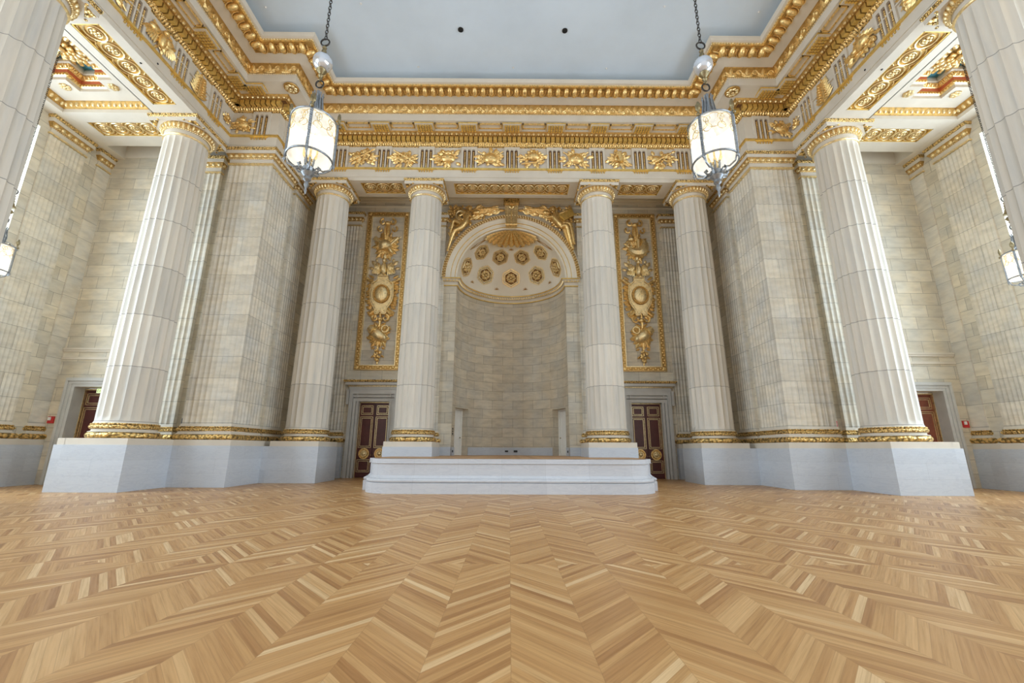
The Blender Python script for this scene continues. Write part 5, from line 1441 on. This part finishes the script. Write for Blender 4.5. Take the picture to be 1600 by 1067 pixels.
# ================================================================== SMALL FITTINGS
for nm, x, y, z, lb in (('fire_alarm', -20.5, 19.8, 2.75, 'small red and white fire alarm box on the wall left of the left aisle door'), ('fire_alarm', 20.5, 19.8, 2.75, 'small red and white fire alarm box on the wall right of the right aisle door')):
    r = empty(nm, (x, y, z), lb, 'fire alarm', 'aisle fire alarms')
    sub(MB().box(x-.13, x+.13, y-.06, y+.01, z-.15, z+.15), 'backbox', 'redbox', r, 0)
    f0 = sub(MB().box(x-.10, x+.02, y-.09, y-.06, z-.02, z+.12), 'strobe', 'whitebox', r, 0)
r = empty('fire_alarm', (14.55, 19.8, 2.72), 'red alarm horn in the gap between the right corner pier and its narrow pilaster', 'fire alarm')
b = MB(); b.box(14.44, 14.66, 19.72, 19.81, 2.58, 2.86); sub(b, 'backbox', 'redbox', r, 0)
sub(MB().box(14.52, 14.60, 19.68, 19.72, 2.66, 2.80), 'strobe', 'whitebox', r, 0); sub(MB().box(14.53, 14.56, 19.76, 19.8, 2.2, 2.58), 'conduit', 'iron', r, 0)
r = empty('junction_box', (-14.55, 19.8, 2.74), 'small dark metal box low in the gap beside the left corner pier', 'junction box')
sub(MB().box(-14.66, -14.44, 19.72, 19.81, 2.62, 2.84), 'box', 'iron', r, 0); sub(MB().box(-14.57, -14.53, 19.76, 19.8, 2.2, 2.62), 'conduit', 'iron', r, 0)
r = empty('exit_sign', (-18.95, 20.2, 4.10), 'lit green exit sign at the top of the left aisle door opening', 'sign')
sub(MB().box(-19.15, -18.75, 20.16, 20.22, 4.0, 4.22), 'housing', 'whitebox', r, 0)
sub(MB().box(-19.13, -18.77, 20.15, 20.16, 4.02, 4.20), 'panel', 'exit', r, 0)
b = MB(); q = -19.09
for L_ in 'EXIT':
    def bar(u0, u1, w0, w1): b.box(q+u0, q+u1, 20.143, 20.15, 4.05+w0, 4.05+w1)
    if L_ == 'E': bar(0, .015, 0, .12); bar(0, .055, 0, .015); bar(0, .055, .105, .12); bar(0, .05, .053, .067)
    if L_ == 'X':
        for sg in (0, 1):
            a, c = (q, q+.06) if sg == 0 else (q+.06, q)
            b.add([(a-.008, 20.146, 4.05), (a+.008, 20.146, 4.05), (c+.008, 20.146, 4.17), (c-.008, 20.146, 4.17)], [(0, 1, 2, 3)])
    if L_ == 'I': bar(.02, .035, 0, .12)
    if L_ == 'T': bar(.022, .037, 0, .12); bar(0, .06, .105, .12)
    q += .078 if L_ != 'I' else .06
sub(b, 'lettering', 'black', r, 0)
# niche outlets and switches
def plate(name, a, z, w, h, lb, n=1, dz=0, cat='outlet', grp=None):
    rr = R0-.045 if z < 1.7 else R0-.01; c = (-rr*cos(radians(a)), YW+rr*sin(radians(a)), z)
    t = radians(a); ux, uy = sin(t), cos(t); nx, ny = cos(t), -sin(t)
    b = MB()
    for k in range(n):
        f = lambda u, p, zz: (c[0]+ux*u+nx*p, c[1]+uy*u+ny*p, zz+k*dz); fbox(b, f, -w/2, w/2, -.01, .025, z-h/2, z+h/2)
    o = b.build(name, 'black', None, 0, loc=c); tag(o, lb, cat, grp)

R0 = 3.34
plate('power_outlet', 86, 1.45, .20, .10, 'left one of two dark floor outlets in the middle of the niche baseboard', grp='niche outlets')
plate('power_outlet', 96, 1.45, .24, .12, 'right one of two dark floor outlets in the middle of the niche baseboard', grp='niche outlets')
plate('power_outlet', 6, 1.45, .10, .12, 'dark outlet in the baseboard left of the left white niche door', grp='niche outlets')
plate('power_outlet', 174, 1.45, .10, .12, 'dark outlet in the baseboard right of the right white niche door', grp='niche outlets')
plate('light_switch', 6, 2.42, .10, .10, 'column of three dark switches on the stone left of the left white niche door', 3, .14, 'switch')
# ceiling vents and sprinklers
for x, lb in ((-2.48, 'left of the two round black holes in the blue ceiling'), (2.48, 'right of the two round black holes in the blue ceiling')):
    b = MB(); c = (x, 16.5, ZCEIL-.005); b.lathe([(0, 0), (.10, 0), (.11, -.03), (.13, -.03), (.13, .0)], 20, c); o = b.build('ceiling_vent', 'black', None, 30, loc=c); tag(o, lb, 'vent', 'ceiling vents')
for x, y, lb in ((-4.92, 18.6, 'left sprinkler dot near the edge of the blue ceiling above the stage'), (.04, 18.6, 'middle sprinkler dot near the edge of the blue ceiling above the stage'), (4.92, 18.6, 'right sprinkler dot near the edge of the blue ceiling above the stage'),
                 (-6.82, 15.3, 'sprinkler dot on the blue ceiling beside the left lantern chain'), (6.82, 15.3, 'sprinkler dot on the blue ceiling beside the right lantern chain'), (-11.2, 15.5, 'sprinkler dot in the far left part of the blue ceiling'), (11.2, 15.5, 'sprinkler dot in the far right part of the blue ceiling')):
    b = MB(); c = (x, y, ZCEIL-.005); b.lathe([(0, -.05), (.02, -.05), (.03, -.01), (.05, -.005), (.05, 0)], 12, c); o = b.build('sprinkler', 'whitebox', None, 30, loc=c); tag(o, lb, 'sprinkler', 'ceiling sprinklers')
# small black spotlights / holes on the side architraves
for s in (-1, 1):
    for y, z, w in ((14.3, 16.5, 'upper'), (13.9, 16.12, 'lower')):
        c = (s*(XS-.035), y, z) if w == 'upper' else (s*14.5, y, z)
        b = MB(); b.ell(c, (.045, .045, .045), 8, 6); o = b.build('wire_fixing', 'black', None, 40, loc=c); tag(o, 'tiny black fixing on the %s of the %s side beam' % ('inner face' if w == 'upper' else 'underside', WORD[s]), 'fixing', 'beam fixings')

# ================================================================== LIGHT
w = bpy.data.worlds.new('World'); SC.world = w; w.use_nodes = True; t = w.node_tree; t.nodes.clear(); g = G(t)
bg = g.n('ShaderNodeBackground', i={'Color': (1.0, .975, .94, 1), 'Strength': WORLD_ST}); o = g.n('ShaderNodeOutputWorld'); t.links.new(bg.outputs[0], o.inputs[0])
def area(name, loc, size, rot, power, col=(1, 1, 1)):
    l = bpy.data.lights.new(name, 'AREA'); l.shape = 'RECTANGLE'; l.size, l.size_y = size; l.energy = power; l.color = col
    o = bpy.data.objects.new(name, l); COL.objects.link(o); o.location = loc; o.rotation_euler = rot; return o
SC.view_settings.view_transform = 'Standard'; SC.view_settings.look = 'None'; SC.view_settings.gamma = 1; SC.view_settings.use_curve_mapping = False
SC.view_settings.exposure = EXPO
SC.cycles.max_bounces = 8; SC.cycles.diffuse_bounces = 5; SC.cycles.glossy_bounces = 3; SC.cycles.transparent_max_bounces = 8
SC.cycles.sample_clamp_indirect = 6
try:
    SC.cycles.use_denoising = True
except Exception: pass
# ================================================================== CAMERA
cam = bpy.data.cameras.new('camera'); co = bpy.data.objects.new('camera', cam); COL.objects.link(co)
f, pt_, ya, ro, cx0 = 678.931, .2440, -.0048, .0045, -.0488
cam.sensor_width = 36; cam.lens = f/1600*36; cam.clip_start = .05; cam.clip_end = 200
F = Vector((0, cos(pt_), sin(pt_))); U = Vector((0, -sin(pt_), cos(pt_))); X = Vector((1, 0, 0))
Z = Matrix.Rotation(ya, 3, 'Z'); F, U, X = Z@F, Z@U, Z@X
U2 = cos(ro)*U-sin(ro)*X; X2 = cos(ro)*X+sin(ro)*U
Mx = Matrix((X2, U2, -F)).transposed().to_4x4(); Mx.translation = Vector((cx0, 0, 1.55)); co.matrix_world = Mx
SC.camera = co
